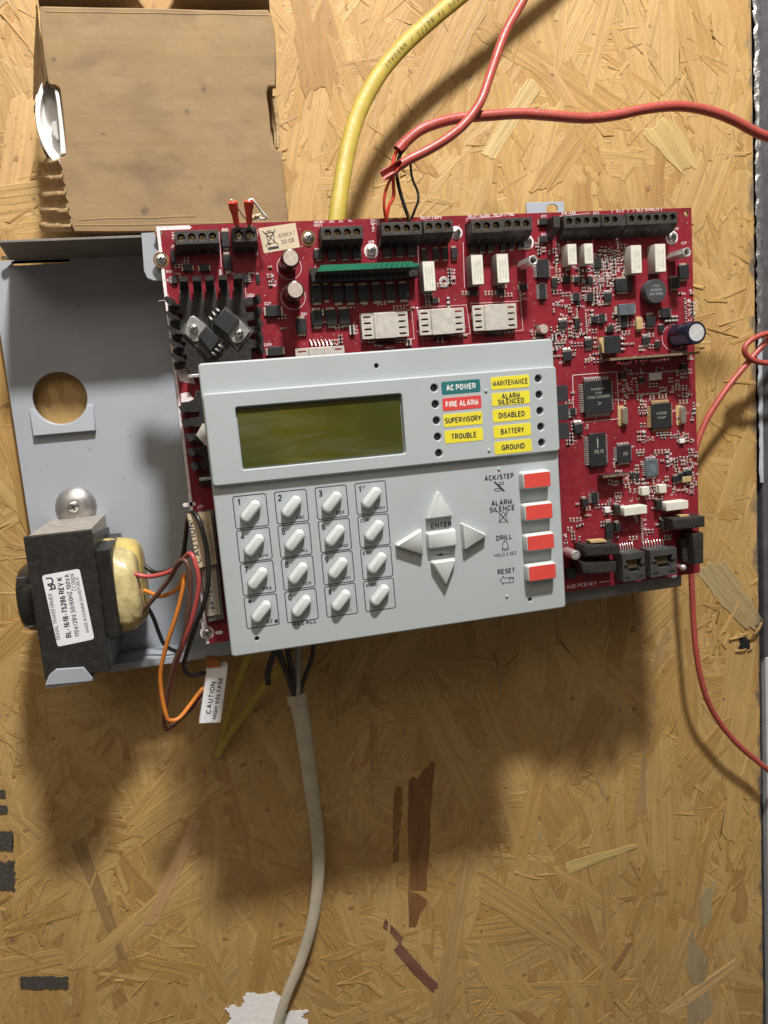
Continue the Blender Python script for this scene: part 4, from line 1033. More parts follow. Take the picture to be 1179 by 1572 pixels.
rowof(((958, 437),), 26, 19, 3.0, name='optocoupler', ends='v'); rowof(((1037, 434),), 16, 16, 3.0, name='optocoupler', ends='v')
rowof(((1051, 417),), 16, 20, 3.0, name='transistor'); rowof(((1023, 480),), 16, 15, 2.6, name='transistor', ends='h'); rowof(((1000, 492),), 15, 18, 2.6, name='transistor', m_=CHIP)
rowof(((982.5, 497),), 11, 17, 2.8, name='tantalum_capacitor', m_=TANT, ends='v'); rowof(((938, 505), (914, 490)), 11, 10, 2.4, name='transistor', ends='h')
rowof(((1016, 503), (1011, 528), (957, 577), (986, 584), (1051, 563)), 10, 9, 1.8, name='diode')
rowof(((1007, 577.5),), 21, 12, 3.0, name='bright_tin_can', m_=TIN, ends='')
rowof(((991.5, 754), (1018, 750.5)), 13, 13, 4.5, name='white_capacitor', m_=CREAM, ends='h')
rowof(((1048, 731), (1040, 735)), 14, 10, 2.2, name='transistor'); rowof(((1055, 736),), 15, 9, 2.6, name='tantalum_capacitor', m_=TANT, ends='h')
rowof(((933.5, 783),), 9, 9, 2.4, name='white_capacitor', m_=WHITE, ends=''); rowof(((1048, 677),), 9, 7, 2.0, name='white_capacitor', m_=WHITE, ends='h')
rowof(((949, 782), (1013, 774), (950, 809), (1020, 804), (899.5, 772)), 9, 13, 4.5, name='dark_capacitor', ends='v')
rowof(((936, 815),), 12, 26, 2.2, name='diode', ends='v'); rowof(((972, 731), (979, 731)), 6, 10, 2.0, name='transistor')
rowof(((878, 880),), 16, 16, 3.0, name='transistor', ends='')

# --- chips with legs
def chip(px, py, wpx, hpx, ht, L_=0, R_=0, T_=0, B_=0, legs=5, name='chip', m_=CHIP, marks=(), label=None, markm=None, leg=TIN, rot=0):
    z = ZB+ht; p = A(px, py, z); s = S(px, py, z); w, h = wpx*s, hpx*s; g = legs*s
    mb = MB(); mb.plate(rrect(p[0], p[1], w, h, .3, 1), ZB+.35, z, bev=.25, seg=1)
    o = mb.build(name, m_, cb, label=label)
    pn = MB()
    def leg_(x, y, dx, dy, th):
        # gull wing: shoulder then foot
        nx, ny = -dy, dx
        for a0, a1, z0, z1 in ((0, .5, ht*.35, ht*.55), (.5, 1, .02, .28)):
            q = [(x+dx*g*a0-nx*th, y+dy*g*a0-ny*th), (x+dx*g*a1-nx*th, y+dy*g*a1-ny*th), (x+dx*g*a1+nx*th, y+dy*g*a1+ny*th), (x+dx*g*a0+nx*th, y+dy*g*a0+ny*th)]
            zs = (z0, z1, z1, z0) if a0 else (z1, z1, z1, z1)
            b = .14
            if a0 == .5: top = [ZB+ht*.5, ZB+.3, ZB+.3, ZB+ht*.5]
            else: top = [ZB+ht*.55]*4
            pn.add([(q[i][0], q[i][1], top[i]-b) for i in range(4)]+[(q[i][0], q[i][1], top[i]) for i in range(4)], [(3, 2, 1, 0), (4, 5, 6, 7), (0, 1, 5, 4), (1, 2, 6, 5), (2, 3, 7, 6), (3, 0, 4, 7)])
    for n, sx, sy in ((L_, -1, 0), (R_, 1, 0), (T_, 0, 1), (B_, 0, -1)):
        if not n: continue
        span = (h if sx else w)*.88; th = span/n*.27
        for k in range(n):
            t = -span/2+span*(k+.5)/n
            leg_(p[0]+sx*w/2+(t if sy else 0), p[1]+sy*h/2+(t if sx else 0), sx, sy, th)
    if pn.v: pn.build('legs', leg, o, smooth=0)
    if marks:
        tx = MB()
        for t, dx, dy, wm, hm in marks: text(tx, t, p[0]+dx*w, p[1]+dy*h, wm*w, hm*h, z+.03, math.pi if rot else 0, .006)
        tx.build('marking', markm or CREAMD, o, smooth=0)
    return o
chip(918.7, 609, 46, 50, 3.2, 13, 13, 13, 13, 6, label='large square processor chip inside a white outline', marks=(('30409HH2', 0, .24, .5, .07), ('WM1', .02, .12, .24, .07), ('HOB402TCT0HC1', 0, 0, .82, .08), ('<', .02, -.2, .14, .12)), rot=1)
chip(1016, 638, 34, 38, 2.6, 12, 12, 12, 12, 5, label='square processor chip near the right edge', leg=TANT, marks=(('M30280', 0, .1, .5, .1), ('FAHP', 0, -.08, .4, .1)))
chip(918, 690.5, 28, 51, 2.8, 16, 16, 0, 0, 6, label='long memory chip with legs down both sides', marks=(('S1FL', 0, .2, .1, .3), ('29LV8', .05, -.05, .55, .12)))
chip(958.7, 696.5, 23, 26, 2.4, 9, 9, 9, 9, 4, marks=(('ISD', .1, 0, .35, .2),))
chip(1001, 718, 20, 26, 2.2, 7, 7, 7, 7, 4, m_=CHIPG, label='small grey chip with pale blue printing', markm=mat('pale_blue_ink', (.30, .40, .50), .5), marks=(('MI', .1, .18, .4, .12), ('BS', .1, 0, .4, .12), ('TE', .1, -.18, .4, .12)))
chip(834, 412, 19, 28, 2.6, 8, 8, 0, 0, 5); chip(833.6, 447, 10, 25, 2, 8, 8, 0, 0, 4); chip(918.5, 403, 11, 16, 2, 5, 5, 0, 0, 5)
chip(885.5, 455.5, 10, 13, 1.8, 4, 4, 0, 0, 4); chip(906.5, 456, 10, 13, 1.8, 4, 4, 0, 0, 4); chip(934, 456, 13, 12, 2, 0, 0, 5, 5, 5)
chip(865, 498, 14, 10, 2, 0, 0, 5, 5, 5); chip(925, 489, 9, 15, 2.2, 3, 1, 0, 0, 6); chip(904.5, 527, 13, 11, 2, 0, 0, 5, 5, 5); chip(872, 546.5, 15, 14, 2.2, 0, 0, 5, 0, 6)
chip(993, 522.5, 13, 10, 2, 0, 0, 5, 5, 5); chip(959, 493, 9, 20, 2, 6, 6, 0, 0, 4); chip(889, 658, 14, 14, 2.4, 0, 0, 5, 0, 6); chip(913.5, 764, 10, 18, 2, 6, 6, 0, 0, 4)
chip(1056, 727, 15, 9, 2.2, 0, 0, 4, 4, 5); chip(268, 429, 8, 12, 1.6, 4, 0, 0, 0, 5); chip(377, 427, 8, 14, 1.6, 0, 4, 0, 0, 5); chip(880, 632, 8, 12, 1.6, 4, 4, 0, 0, 4)
chip(889, 438+26, 6, 6, 1.4, 0, 0, 0, 0)
# crystals
for px, py in ((960.5, 638), (1050, 637)):
    z = ZB+3.5; p = A(px, py, z); s = S(px, py, z); mb = MB(); mb.plate(rrect(p[0], p[1], 9.5*s, 27*s, 4.2*s, 5), ZB+.4, z, bev=.6); mb.build('crystal', CRYS, cb)
    mb = MB(); mb.plate(rrect(p[0]-1.2, p[1], 11*s, 31*s, 1), ZB+.02, ZB+.4); mb.build('crystal_foot', TANT, cb)

# --- relays
def relay(px, py, wpx, hpx, ht, side=CREAM, name='relay', printed=True):
    z = ZB+ht; p = A(px, py, z); s = S(px, py, z); w, h = wpx*s, hpx*s
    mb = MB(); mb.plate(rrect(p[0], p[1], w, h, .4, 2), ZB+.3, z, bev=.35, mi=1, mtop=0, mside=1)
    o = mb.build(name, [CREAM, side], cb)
    if printed:
        t = MB()
        for k, (tx, hh) in enumerate((('NEC EC2-12NU', .66), ('12VDC 10MA', .62), ('JAPAN 0803', .60))): text(t, tx, p[0]+(.22-k*.22)*w, p[1]-.02*h, h*hh, w*.12, z+.03, math.pi/2, .012)
        stroke(t, circ(p[0]-.3*w, p[1]-.40*h, w*.10, 10), .14, z+.03, closed=True); t.build('marking', CREAMD, o, smooth=0)
    return o
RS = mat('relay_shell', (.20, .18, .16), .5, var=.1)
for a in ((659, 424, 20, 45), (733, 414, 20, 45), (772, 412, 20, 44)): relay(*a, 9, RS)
for a in ((878.5, 390.5, 15.5, 31), (904, 389.5, 15, 30.5), (977, 398, 18.5, 42), (1014, 396, 18.5, 42)): relay(*a, 8.5, mat('relay_cream_shade', (.50, .46, .40), .55))  # same cream plastic, side shade put into a darker colour
relay(976, 784, 39, 13, 8, CREAM, printed=False); relay(1040, 776.5, 38, 13, 8, CREAM, printed=False)

# --- capacitors
def can(px, py, rpx, ht, sleeve, top=CAPT, name='capacitor', label=None, stripe=None, lip=.84):
    z = ZB+ht; p = A(px, py, z); r = rpx*S(px, py, z)
    mb = MB(); mb.lathe(p[0], p[1], [(r*.98, ZB+.2), (r, ZB+.8), (r*.94, ZB+1.6), (r, ZB+2.4), (r, z-.9), (r*.96, z-.3), (r*lip, z)], 32); o = mb.build(name, sleeve, cb, label=label)
    mb = MB(); mb.cyl(p[0], p[1], r*lip*.99, z-.5, z+.04, 28, .1); t = mb.build('cap_disc', top, o)
    c = MB()
    for a in (.5, .5+math.pi/2): c.plate(rrect(p[0], p[1], r*1.45, r*.05, 0, 1, a), z+.02, z+.10 if a < 1 else z+.11)
    c.build('vent_score', mat('score_line', (.93, .90, .86), .3, .3), t, smooth=0)
    if stripe:
        c = MB(); n = 8; vs = []
        for k in range(n+1):
            a = math.radians(185+55*k/n); vs += [(p[0]+(r+.05)*math.cos(a), p[1]+(r+.05)*math.sin(a), ZB+3), (p[0]+(r+.05)*math.cos(a), p[1]+(r+.05)*math.sin(a), z-1)]
        c.add(vs, [(2*k, 2*k+2, 2*k+3, 2*k+1) for k in range(n)]); c.build('stripe', stripe, o)
    return o
can(446.5, 396, 14, 19, SLEEVE); can(453.5, 445, 14, 19, SLEEVE)
can(1069.5, 510.5, 17.5, 20, BLUE, mat('can_grey', (.66, .66, .66), .45, .3), label='big blue sleeved capacitor leaning over the right edge', stripe=BLUE2, lip=.76)
can(835.5, 505, 7.3, 7, TIN, label='small bright can capacitor', lip=.9); p = A(830, 507, ZB+1); mb = MB(); mb.box(p[0], p[1], 6.2, 6.2, ZB, ZB+1.6, .2); mb.build('capacitor_base', BLK, cb)
can(884.5, 852.5, 7.5, 13, TIN, top=mat('can_top_grey', (.42, .42, .41), .35, .6), label='small silver can capacitor by the keypad edge', lip=.8)
z = ZB+7; p = A(1007.5, 446.8, z); r = 18.5*S(1007, 446, z); mb = MB(); mb.lathe(p[0], p[1], [(r*.93, ZB+.3), (r, ZB+2), (r, z-.8), (r*.95, z)], 36); o = mb.build('coil_inductor', mat('coil_grey', (.058, .060, .063), .5, var=.1), cb, label='round black coil inductor with grey printing')
t = MB()
for k, (s_, w_) in enumerate((('22MJ', .40), ('D008050H', .72), ('10800 SAR', .86))): text(t, s_, p[0]+.0*r, p[1]+(.42-.32*k)*r, w_*2*r*.75, .2*r, z+.03, math.pi, .006)
t.build('marking', mat('pale_grey_ink', (.36, .38, .42), .6), o, smooth=0)

# --- heat spreaders (slotted white tabs)
def spreader(px, py, wpx, hpx, ht, body_px, slots=4):
    z = ZB+ht; p = A(px, py, z); s = S(px, py, z); w, h = wpx*s, hpx*s; bw = body_px*s; fw = (w-bw)/2
    hl = []
    for sgn in (-1, 1):
        for k in range(slots):
            hl.append(rrect(p[0]+sgn*(bw/2+fw*.52), p[1]-h*.36+h*.72*k/(slots-1)-.0*sgn, fw*.62, h*.075, h*.036, 3))
    mb = MB(); mb.plate(rrect(p[0], p[1], w, h, .3, 1), z-2.2, z-1.2, holes=hl, bev=.15, hbev=.05); o = mb.build('heat_spreader', ALU, cb)
    mb = MB(); mb.plate(rrect(p[0], p[1]-.01*h, bw, h*1.02, .3, 1), ZB+1, z, bev=.25); mb.build('package', ALU, o)
    mb = MB()
    for k in range(6): mb.tube([(p[0]+(-.36+.145*k)*bw, p[1]-h*.5, z-2), (p[0]+(-.36+.145*k)*bw, p[1]-h*.62, z-3), (p[0]+(-.36+.145*k)*bw, p[1]-h*.74, ZB+.3)], .38, n=6, sub=2)
    mb.build('leads', BLK, o)
    for sgn in (-1, 1):
        mb = MB(); mb.box(p[0]+sgn*(w/2-1.2), p[1], 1.6, h*.5, ZB, z-2.25, .1); mb.build('leg', ALU, o)
    return o
spreader(592, 499, 74, 38, 5, 35); spreader(679.5, 493, 73, 38, 5, 35); spreader(761, 486.5, 71.5, 38, 5, 35)
o = spreader(493, 551, 76, 36, 5, 35)
mb = MB()
for k in range(6):
    q = A3(479+k*6, 531, ZB+3); mb.tube([q, (q[0]-.2, q[1]+1.6, ZB+2.4), (q[0]-.6, q[1]+3.6, ZB+.3)], .42, n=6, sub=2)
mb.build('upper_leads', TIN, o)
# --- green plug-in board standing in its socket
za, zb_ = ZB+4, ZB+17
p0, p1, p2 = A(487, 416, zb_), A(634, 403, zb_), A(643, 405, zb_)
yy = (p0[1]+p1[1])/2
o = MB().box((p0[0]+p2[0])/2, yy-1.4, p2[0]-p0[0]+4, 7.4, ZB, ZB+7.5, .4).build('socket', BLK, cb)
mb = MB(); mb.hexa([(p0[0], yy-3.2, za), (p1[0], yy-3.2, za), (p1[0], yy-.6, za), (p0[0], yy-.6, za), (p0[0], yy-1.3, zb_), (p1[0], yy-1.3, zb_), (p1[0], yy+1.7, zb_), (p0[0]+2.2, yy+1.9, zb_)])
mb.m = [0, 1, 0, 0, 0, 0]
g = mb.build('plug_in_board', [BLK, GREEN], cb, label='green plug in board standing on edge in its socket')
for k in range(7):
    x = p0[0]+(p1[0]-p0[0])*(.60+.055*k); c = MB(); c.plate([(x-.7, yy-1.2), (x+.3, yy-1.2), (x+1.6, yy+1.2), (x+.6, yy+1.2)], zb_, zb_+.08); c.build('edge_mark', GREEND, g, smooth=0)
c = MB(); c.hexa([(p1[0], yy-2, zb_-6), (p2[0], yy-2, zb_-6), (p2[0], yy, zb_-6), (p1[0], yy, zb_-6), (p1[0], yy-1.1, zb_-.8), (p2[0], yy-.8, zb_-.8), (p2[0], yy+.8, zb_-.8), (p1[0], yy+.8, zb_-.8)]); c.build('key_corner', GREEN, g)
c = MB()
for k in range(18):
    x = p0[0]+2+(p1[0]-p0[0]-4)*k/17; c.box(x, yy-3.4, 1.4, 1.6, ZB+6, ZB+9.5, .1)
c.build('socket_teeth', BLK, cb, smooth=0, kind='stuff')
# --- edge-on daughter cards
a, b = A3(936, 552, ZB+14), A3(1074, 541, ZB+14)
mb = MB(); mb.box((a[0]+b[0])/2, (a[1]+b[1])/2, b[0]-a[0], 1.4, ZB+2, ZB+14, 0, mi=0, mtop=1)
for k in range(9):
    x = a[0]+(b[0]-a[0])*(.16+.09*k); mb.box(x, (a[1]+b[1])/2-1.2, 2.6, 1.0, ZB+5, ZB+10, .1, mi=2)
mb.build('edge_card', [mat('card_face', (.10, .055, .045), .55, dust=.2), mat('card_edge', (.20, .15, .09), .6, var=.3, vscale=500), CHIP], cb, label='small card standing on edge across the right part of the board', smooth=0)
a, b = A3(926, 731.5, ZB+8), A3(966, 728, ZB+8)
mb = MB(); mb.box((a[0]+b[0])/2, (a[1]+b[1])/2, b[0]-a[0], 1.2, ZB+1, ZB+8, 0, mi=0, mtop=1)
for k in range(7):
    x = a[0]+(b[0]-a[0])*(.1+.13*k); mb.box(x, (a[1]+b[1])/2-.9, .7, .8, ZB+.1, ZB+6, 0, mi=2)
mb.build('resistor_network', [BLK, MATS['card_edge'], TIN], cb, smooth=0)

# --- upper and lower black finned heat sinks with bolted transistors
HS = mat('black_anodised', (.026, .025, .025), .42, .2, var=.2, vscale=200, dust=.10)
def fin(pxs, z0, z1, th=1.3, tilt=(0, 0)):
    "upright fin along a pixel segment (at height z1)"
    a, b = A(*pxs[0], z1), A(*pxs[1], z1)
    d = Vector((b[0]-a[0], b[1]-a[1])).normalized(); n = Vector((-d.y, d.x))*th/2
    q = [(a[0]-n.x, a[1]-n.y), (b[0]-n.x, b[1]-n.y), (b[0]+n.x, b[1]+n.y), (a[0]+n.x, a[1]+n.y)]
    m_ = MB(); m_.hexa([(x-tilt[0], y-tilt[1], z0) for x, y in q]+[(x, y, z1) for x, y in q]); return m_
def heatsink(outline, fins, name='heat_sink', label=None):
    mb = MB(); mb.plate(quad(outline, ZB+4), ZB+2.4, ZB+4.2, bev=.3)
    o = mb.build(name, HS, cb, label=label)
    for f in fins: f.build('fin', HS, o)
    return o
fs = []
for px, py in ((281.5, 428.5), (302, 428), (321.5, 427), (342, 426), (365.5, 424)):
    fs.append(fin(((px-6.5, py), (px+6.5, py-.4)), ZB+4, ZB+15, 2.4, (0, 2.2)))
for py0 in (462, 484, 506, 527, 548):
    fs.append(fin(((257-4+(py0-462)*.12, py0-6), (263+(py0-462)*.12, py0+7)), ZB+3.6, ZB+14, 2.0, (-3.2, .2)))
for py0 in (458, 476, 495, 515, 536):
    fs.append(fin(((396+(py0-458)*.06, py0-6), (400+(py0-458)*.06, py0+6)), ZB+3.6, ZB+13, 1.6, (1.6, .2)))
comb = [(277, 462), (275, 436), (289, 436), (293, 462), (299, 461), (296, 436), (309, 435), (313, 461), (318, 460), (315, 435), (329, 434), (333, 460), (340, 459), (336, 433), (350, 433), (353, 459), (360, 458), (358, 432), (372, 431), (375, 458),
        (396, 456), (397, 468), (378, 470), (378, 480), (399, 479), (400, 490), (380, 493), (381, 502), (401, 500), (402, 512), (384, 513), (385, 522), (404, 521), (405, 533), (386, 535), (387, 560), (330, 575), (290, 578),
        (288, 566), (268, 567), (266, 556), (287, 554), (286, 545), (266, 546), (265, 535), (285, 533), (284, 525), (264, 526), (263, 513), (283, 512), (282, 504), (262, 504), (260, 492), (281, 491), (280, 482), (259, 482), (257, 468), (276, 467)]
hs = heatsink(comb, fs, label='black comb shaped heat sink with two bolted power transistors at the upper left')
def transistor(body, tabq, scr, pins, parent, zt):
    o = MB(); o.plate(quad(tabq, zt), zt-1.2, zt, bev=.15); t = o.build('power_transistor', mat('tab_metal', (.58, .58, .57), .34, .75, var=.15, vscale=300, dust=.2), parent)
    m_ = MB(); m_.plate(quad(body, zt+3), ZB+4.4, zt+3, bev=.6); m_.build('package', CHIP, t)
    p = A(*scr, zt+2.5); s = S(*scr, zt); screw(t, p[0], p[1], zt, 7*s, 2.6, 0)
    m_ = MB()
    for (x0, y0, x1, y1) in pins: m_.tube([A3(x0, y0, zt+1), A3((x0+x1)/2, (y0+y1)/2, zt+1), A3(x1, y1, ZB+2)], .62, n=6, sub=2)
    m_.build('leads', TIN, t)
    return t
zt = ZB+6
# mica plates under the devices
for q in ([(275, 508), (297.5, 481), (344, 524), (322, 551)], [(345.5, 469.5), (390, 508), (365, 537.5), (326, 497)]):
    m_ = MB(); m_.plate(quad(q, ZB+5), ZB+4.3, ZB+4.9, bev=.1); m_.build('insulator', mat('grey_insulator', (.085, .083, .080), .45, var=.15), hs)
transistor([(304, 516), (317, 498.5), (337.5, 521), (323, 541)], [(283, 511), (285, 503), (292, 486), (297, 485), (318, 500), (304, 524), (297, 524)], (297.5, 504.5), [(324.5, 540, 333, 547), (330, 535, 339, 541), (335.5, 529, 344, 535)], hs, zt)
transistor([(327.5, 496), (344.5, 472), (368, 492), (350, 514.5)], [(349.5, 514), (367.5, 491.5), (384, 508), (371, 525), (363, 527), (358, 525)], (367.5, 512), [(326, 491, 320, 485), (331, 484, 325, 478), (337, 478, 331, 473)], hs, zt)
comb2 = [(300, 600), (345, 596), (345, 740), (305, 744), (304, 730), (318, 728), (317, 720), (296, 722), (294, 711), (314, 709), (313, 700), (292, 702), (290, 689), (311, 687), (310, 679), (289, 681), (286, 667), (308, 664), (307, 655), (285, 657), (282, 643), (306, 640), (305, 632), (281, 635), (277, 618), (291, 616), (298, 612)]
fs = [fin(((276+k*4.2, 628+k*22-5), (283+k*4.2, 628+k*22+6)), ZB+3.6, ZB+13, 2.0, (-2.6, 0)) for k in range(5)]
hs2 = heatsink(comb2, fs, label='black comb shaped heat sink half hidden by the left side of the keypad')
o = MB(); o.plate(quad([(301, 668), (311, 650), (330, 655), (330, 685), (315, 684)], ZB+6), ZB+4.5, ZB+6, bev=.15); o.build('power_transistor', ALU, hs2)
# pale bare pad below the upper sink
m_ = MB(); m_.plate(quad([(271, 568), (292, 566), (300, 590), (290, 588), (276, 585)], ZB), ZB+.01, ZB+.05); m_.build('bare_pad', SILK, cb, smooth=0)
m_ = MB(); m_.plate(quad([(277, 604), (289, 602), (297, 612), (296, 622), (290, 628), (280, 630)], ZB), ZB+.01, ZB+.05); m_.build('bare_pad', SILK, cb, smooth=0)
p = A(299, 577, ZB+6); MB().box(p[0], p[1], 7, 1.8, ZB, ZB+6, .3).build('lead_post', TIN, cb)
p = A(316, 735, ZB+5); MB().box(p[0], p[1], 7, 1.8, ZB, ZB+5, .3).build('lead_post', TIN, cb)

# --- telephone jacks, seen into the mouth
def jack(px, py, wpx, hpx, ht):
    z = ZB+ht; p = A(px, py, z); s = S(px, py, z); w, h = wpx*s, hpx*s
    mouth = [(p[0]-w*.34, p[1]-h*.06), (p[0]-w*.24, p[1]-h*.06), (p[0]-w*.24, p[1]-h*.20), (p[0]+w*.24, p[1]-h*.20), (p[0]+w*.24, p[1]-h*.06), (p[0]+w*.34, p[1]-h*.06), (p[0]+w*.34, p[1]+h*.26), (p[0]-w*.34, p[1]+h*.26)]
    mb = MB(); mb.plate(rrect(p[0], p[1], w, h, .3, 1), ZB+.2, z, holes=[mouth], bev=.2, hbev=.15)
    o = mb.build('phone_jack', mat('jack_plastic', (.050, .050, .050), .45, var=.15, dust=.12), cb)
    mb = MB(); mb.plate(rrect(p[0], p[1]+h*.02, w*.8, h*.55), ZB+.3, z-7.5); mb.build('jack_floor', DARK, o)
    g = MB()
    for k in range(8):
        x = p[0]-w*.19+w*.38*k/7
        g.tube([(x, p[1]+h*.25, z-1.2), (x, p[1]+h*.10, z-2.4), (x, p[1]-h*.05, z-1.6)], .20, n=5, sub=3); g.tube([(x, p[1]+h*.2, z-6), (x, p[1]-h*.13, z-3.6)], .16, n=5)
    g.build('contacts', GOLD, o)
    for sgn in (-1, 1):
        MB().box(p[0]+sgn*w*.36, p[1]+h*.10, w*.16, h*.10, z-.2, z+.8, .25).build('latch_ear', BLK, o)
        MB().box(p[0]+sgn*w*.30, p[1]-h*.36, w*.20, h*.08, z-.2, z+.08, 0).build('side_slot', DARK, o)
    l = MB()
    for k in range(8): l.tube([(p[0]-w*.38+w*.76*k/7, p[1]+h*.46, ZB+1.2), (p[0]-w*.38+w*.76*k/7, p[1]+h*.62, ZB+1.0), (p[0]-w*.38+w*.76*k/7, p[1]+h*.72, ZB+.1)], .28, n=5, sub=2)
    l.build('legs', TIN, o)
jack(973.5, 870, 38, 44, 12); jack(1019, 863.5, 45, 42, 12)
# --- black shrouded connectors
def shroud(pts, z0, z1, name='connector', bev=1.2, label=None):
    return MB().plate(quad(pts, z1), z0, z1, bev=bev).build(name, BLK, cb, label=label)
shroud([(897, 838), (951, 836), (953, 851), (899, 855)], ZB+.2, ZB+14, label='black bar connector left of the phone jacks')
m_ = MB(); m_.plate(quad([(906, 830.5), (930, 828.5), (932, 832), (907, 834)], ZB+10), ZB+4, ZB+10, bev=.2); m_.build('pale_tab', TANT, cb)
shroud([(893, 863), (947, 862), (947, 879), (896, 882)], ZB+.2, ZB+12)
shroud([(890, 861.5), (906, 868), (906, 880), (895, 880)], ZB+.2, ZB+13, bev=.8)
shroud([(1032, 797), (1083, 792.5), (1083, 809), (1034, 814)], ZB+.2, ZB+14, label='black bar connector at the lower right corner')
m_ = MB(); m_.plate(quad([(1043, 791), (1058, 790), (1059, 793), (1044, 795)], ZB+9), ZB+4, ZB+9, bev=.2); m_.build('pale_tab', TANT, cb)
shroud([(1064, 820), (1081, 818), (1081, 865), (1066, 867)], ZB+.2, ZB+13, label='black upright connector at the lower right corner')
shroud([(1046, 828), (1064, 826), (1066, 862), (1049, 863)], ZB+.2, ZB+6, bev=.4)
for k in range(3):     # black headers sticking out right of the keypad
    px, py = 863.5+k*1.2, 604+k*29
    p = A(px, py, ZB+16); MB().box(p[0]-1, p[1], 9, 9.2, ZB, ZB+16, .3).build('header_block', mat('header_black', (.035, .036, .038), .5), cb)

# --- sticker with the crossed out bin
q = quad([(396.5, 350.5), (453.4, 342), (460.6, 379.5), (405.3, 388.7)], ZB+.12)
st = MB().plate(q, ZB+.03, ZB+.12).build('sticker', STICK, cb, smooth=0)
z = ZB+.16; mb = MB()
def sp_(u, v):
    a = Vector(q[0])*(1-u)+Vector(q[1])*u; b = Vector(q[3])*(1-u)+Vector(q[2])*u; r = a*(1-v)+b*v; return (r.x, r.y)
def bar(pts, w, closed=False): stroke(mb, [sp_(*t) for t in pts], w, z, closed=closed)
bar([(.16, .24), (.37, .24), (.345, .66), (.19, .66)], .42, True); bar([(.13, .24), (.40, .24)], .5); bar([(.21, .17), (.32, .17)], .45); bar([(.18, .36), (.36, .36)], .3)
bar([(.09, .14), (.43, .76)], .45); bar([(.43, .14), (.09, .76)], .45)
mb.plate([sp_(*t) for t in ((.13, .80), (.43, .80), (.43, .91), (.13, .91))], z-.02, z+.01)
mb.plate([sp_(.20+.035*math.cos(a), .68+.055*math.sin(a)) for a in [k*math.pi/5 for k in range(10)]], z-.02, z+.012)
textpx(mb, 'JESSICA T', (426, 362.5), (453, 357), 5.4, z, 0); textpx(mb, '30 08', (431.5, 372), (451.5, 368), 6.4, z, 0)
mb.build('lettering', INK, st, smooth=0)

# --- caution stickers along the left edge connector
m_ = MB(); m_.plate(quad([(304, 786), (328, 783), (344, 950), (320, 955)], ZB+5), ZB, ZB+5, bev=.3); cn = m_.build('strip_connector', mat('clear_grey_plastic', (.16, .15, .15), .3), cb)
q = quad([(287, 789), (323, 785), (333, 866), (304, 872)], ZB+9.3)
m_ = MB(); m_.plate(q, ZB+9, ZB+9.3); s1 = m_.build('caution_sticker', mat('tan_sticker', (.58, .47, .32), .6, var=.12, vscale=150, dust=.2), cn, smooth=0)
mb = MB(); z = ZB+9.36
textpx(mb, 'CAUTION!', (305.5, 864), (291.5, 799), 8, z, .02); textpx(mb, 'HIGH VOLTAGE', (322, 862), (310.5, 797), 5, z, .008); textpx(mb, '120 C FOR 60-75', (328, 850), (319.5, 803), 3.2, z, 0)
mb.build('lettering', INK, s1, smooth=0)
m_ = MB(); m_.plate(quad([(309, 873), (331, 869), (339, 944), (318, 947)], ZB+7), ZB+5.1, ZB+6, bev=.1); s2 = m_.build('paper_strip', mat('dull_paper', (.52, .46, .38), .7), cn, smooth=0)
mb = MB(); textpx(mb, '"89"TEST', (327, 940), (320.5, 890), 6, ZB+6.08, .03); mb.build('lettering', INK, s2, smooth=0)
sk.build('silkscreen', SILK, cb, smooth=0, kind='stuff')

# --- the fine grain of tiny surface-mount parts and their printed codes
rs, cs, wt = MB(), MB(), MB()
SOLD = mat('bright_solder', (.80, .77, .75), .3, .45, var=.1, vscale=900)
def tiny(px, py, vertical, kind):
    p = A(px, py, ZB); s = S(px, py, ZB); l, w, h = 4.6*s, 2.6*s, .9
    if kind == 2: l, w, h = 6.5*s, 4.2*s, 1.6
    rot = math.pi/2 if vertical else 0
    mb = rs if kind != 1 else cs
    c, sn = math.cos(rot), math.sin(rot)
    mb.plate(rrect(p[0], p[1], l*.62, w*.94, 0, 1, rot), ZB+.05, ZB+h, mi=0, bottom=False)
    for g in (-1, 1):
        mb.plate(rrect(p[0]+g*l*.44*c, p[1]+g*l*.44*sn, l*.42, w*1.1, 0, 1, rot), ZB+.04, ZB+h*1.06, bev=.18, seg=1, mi=1, bottom=False)
def dash(px, py, vertical, n):
    p = A(px, py, ZB); s = S(px, py, ZB)
    for k in range(n):
        for q in range(2):
            dx, dy = (k*2.1+random.uniform(-.2, .2))*s, random.uniform(-1.1, 1.1)*s
            if vertical: dx, dy = dy, dx
            wt.plate(rrect(p[0]+dx, p[1]+dy, random.uniform(.8, 1.6)*s, random.uniform(.6, 2.4)*s), ZB+.012, ZB+.045, bottom=False)
occupied = [(918, 610, 38, 42), (1016, 638, 24, 26), (918, 690, 24, 32), (959, 697, 17, 18), (1001, 718, 14, 18), (940, 529, 20, 18), (1007, 447, 24, 22), (1045, 515, 40, 22), (976, 400, 18, 26), (1013, 398, 18, 26), (876, 392, 18, 20), (903, 391, 16, 20),
            (973, 868, 26, 34), (1019, 862, 30, 32), (925, 850, 36, 40), (1060, 830, 34, 46), (960, 638, 9, 20), (1050, 637, 9, 20), (976, 781, 24, 16), (1040, 773, 24, 16), (834, 412, 16, 20), (834, 447, 11, 17), (958, 437, 18, 14), (963, 477, 18, 13), (1034, 363, 12, 12), (1045, 395, 16, 14), (946, 731, 24, 6)]
done = []
def free(px, py, r):
    for x, y, w, h in occupied:
        if abs(px-x) < w and abs(py-y) < h: return False
    return all(abs(px-x) > r or abs(py-y) > r*.75 for x, y in done)
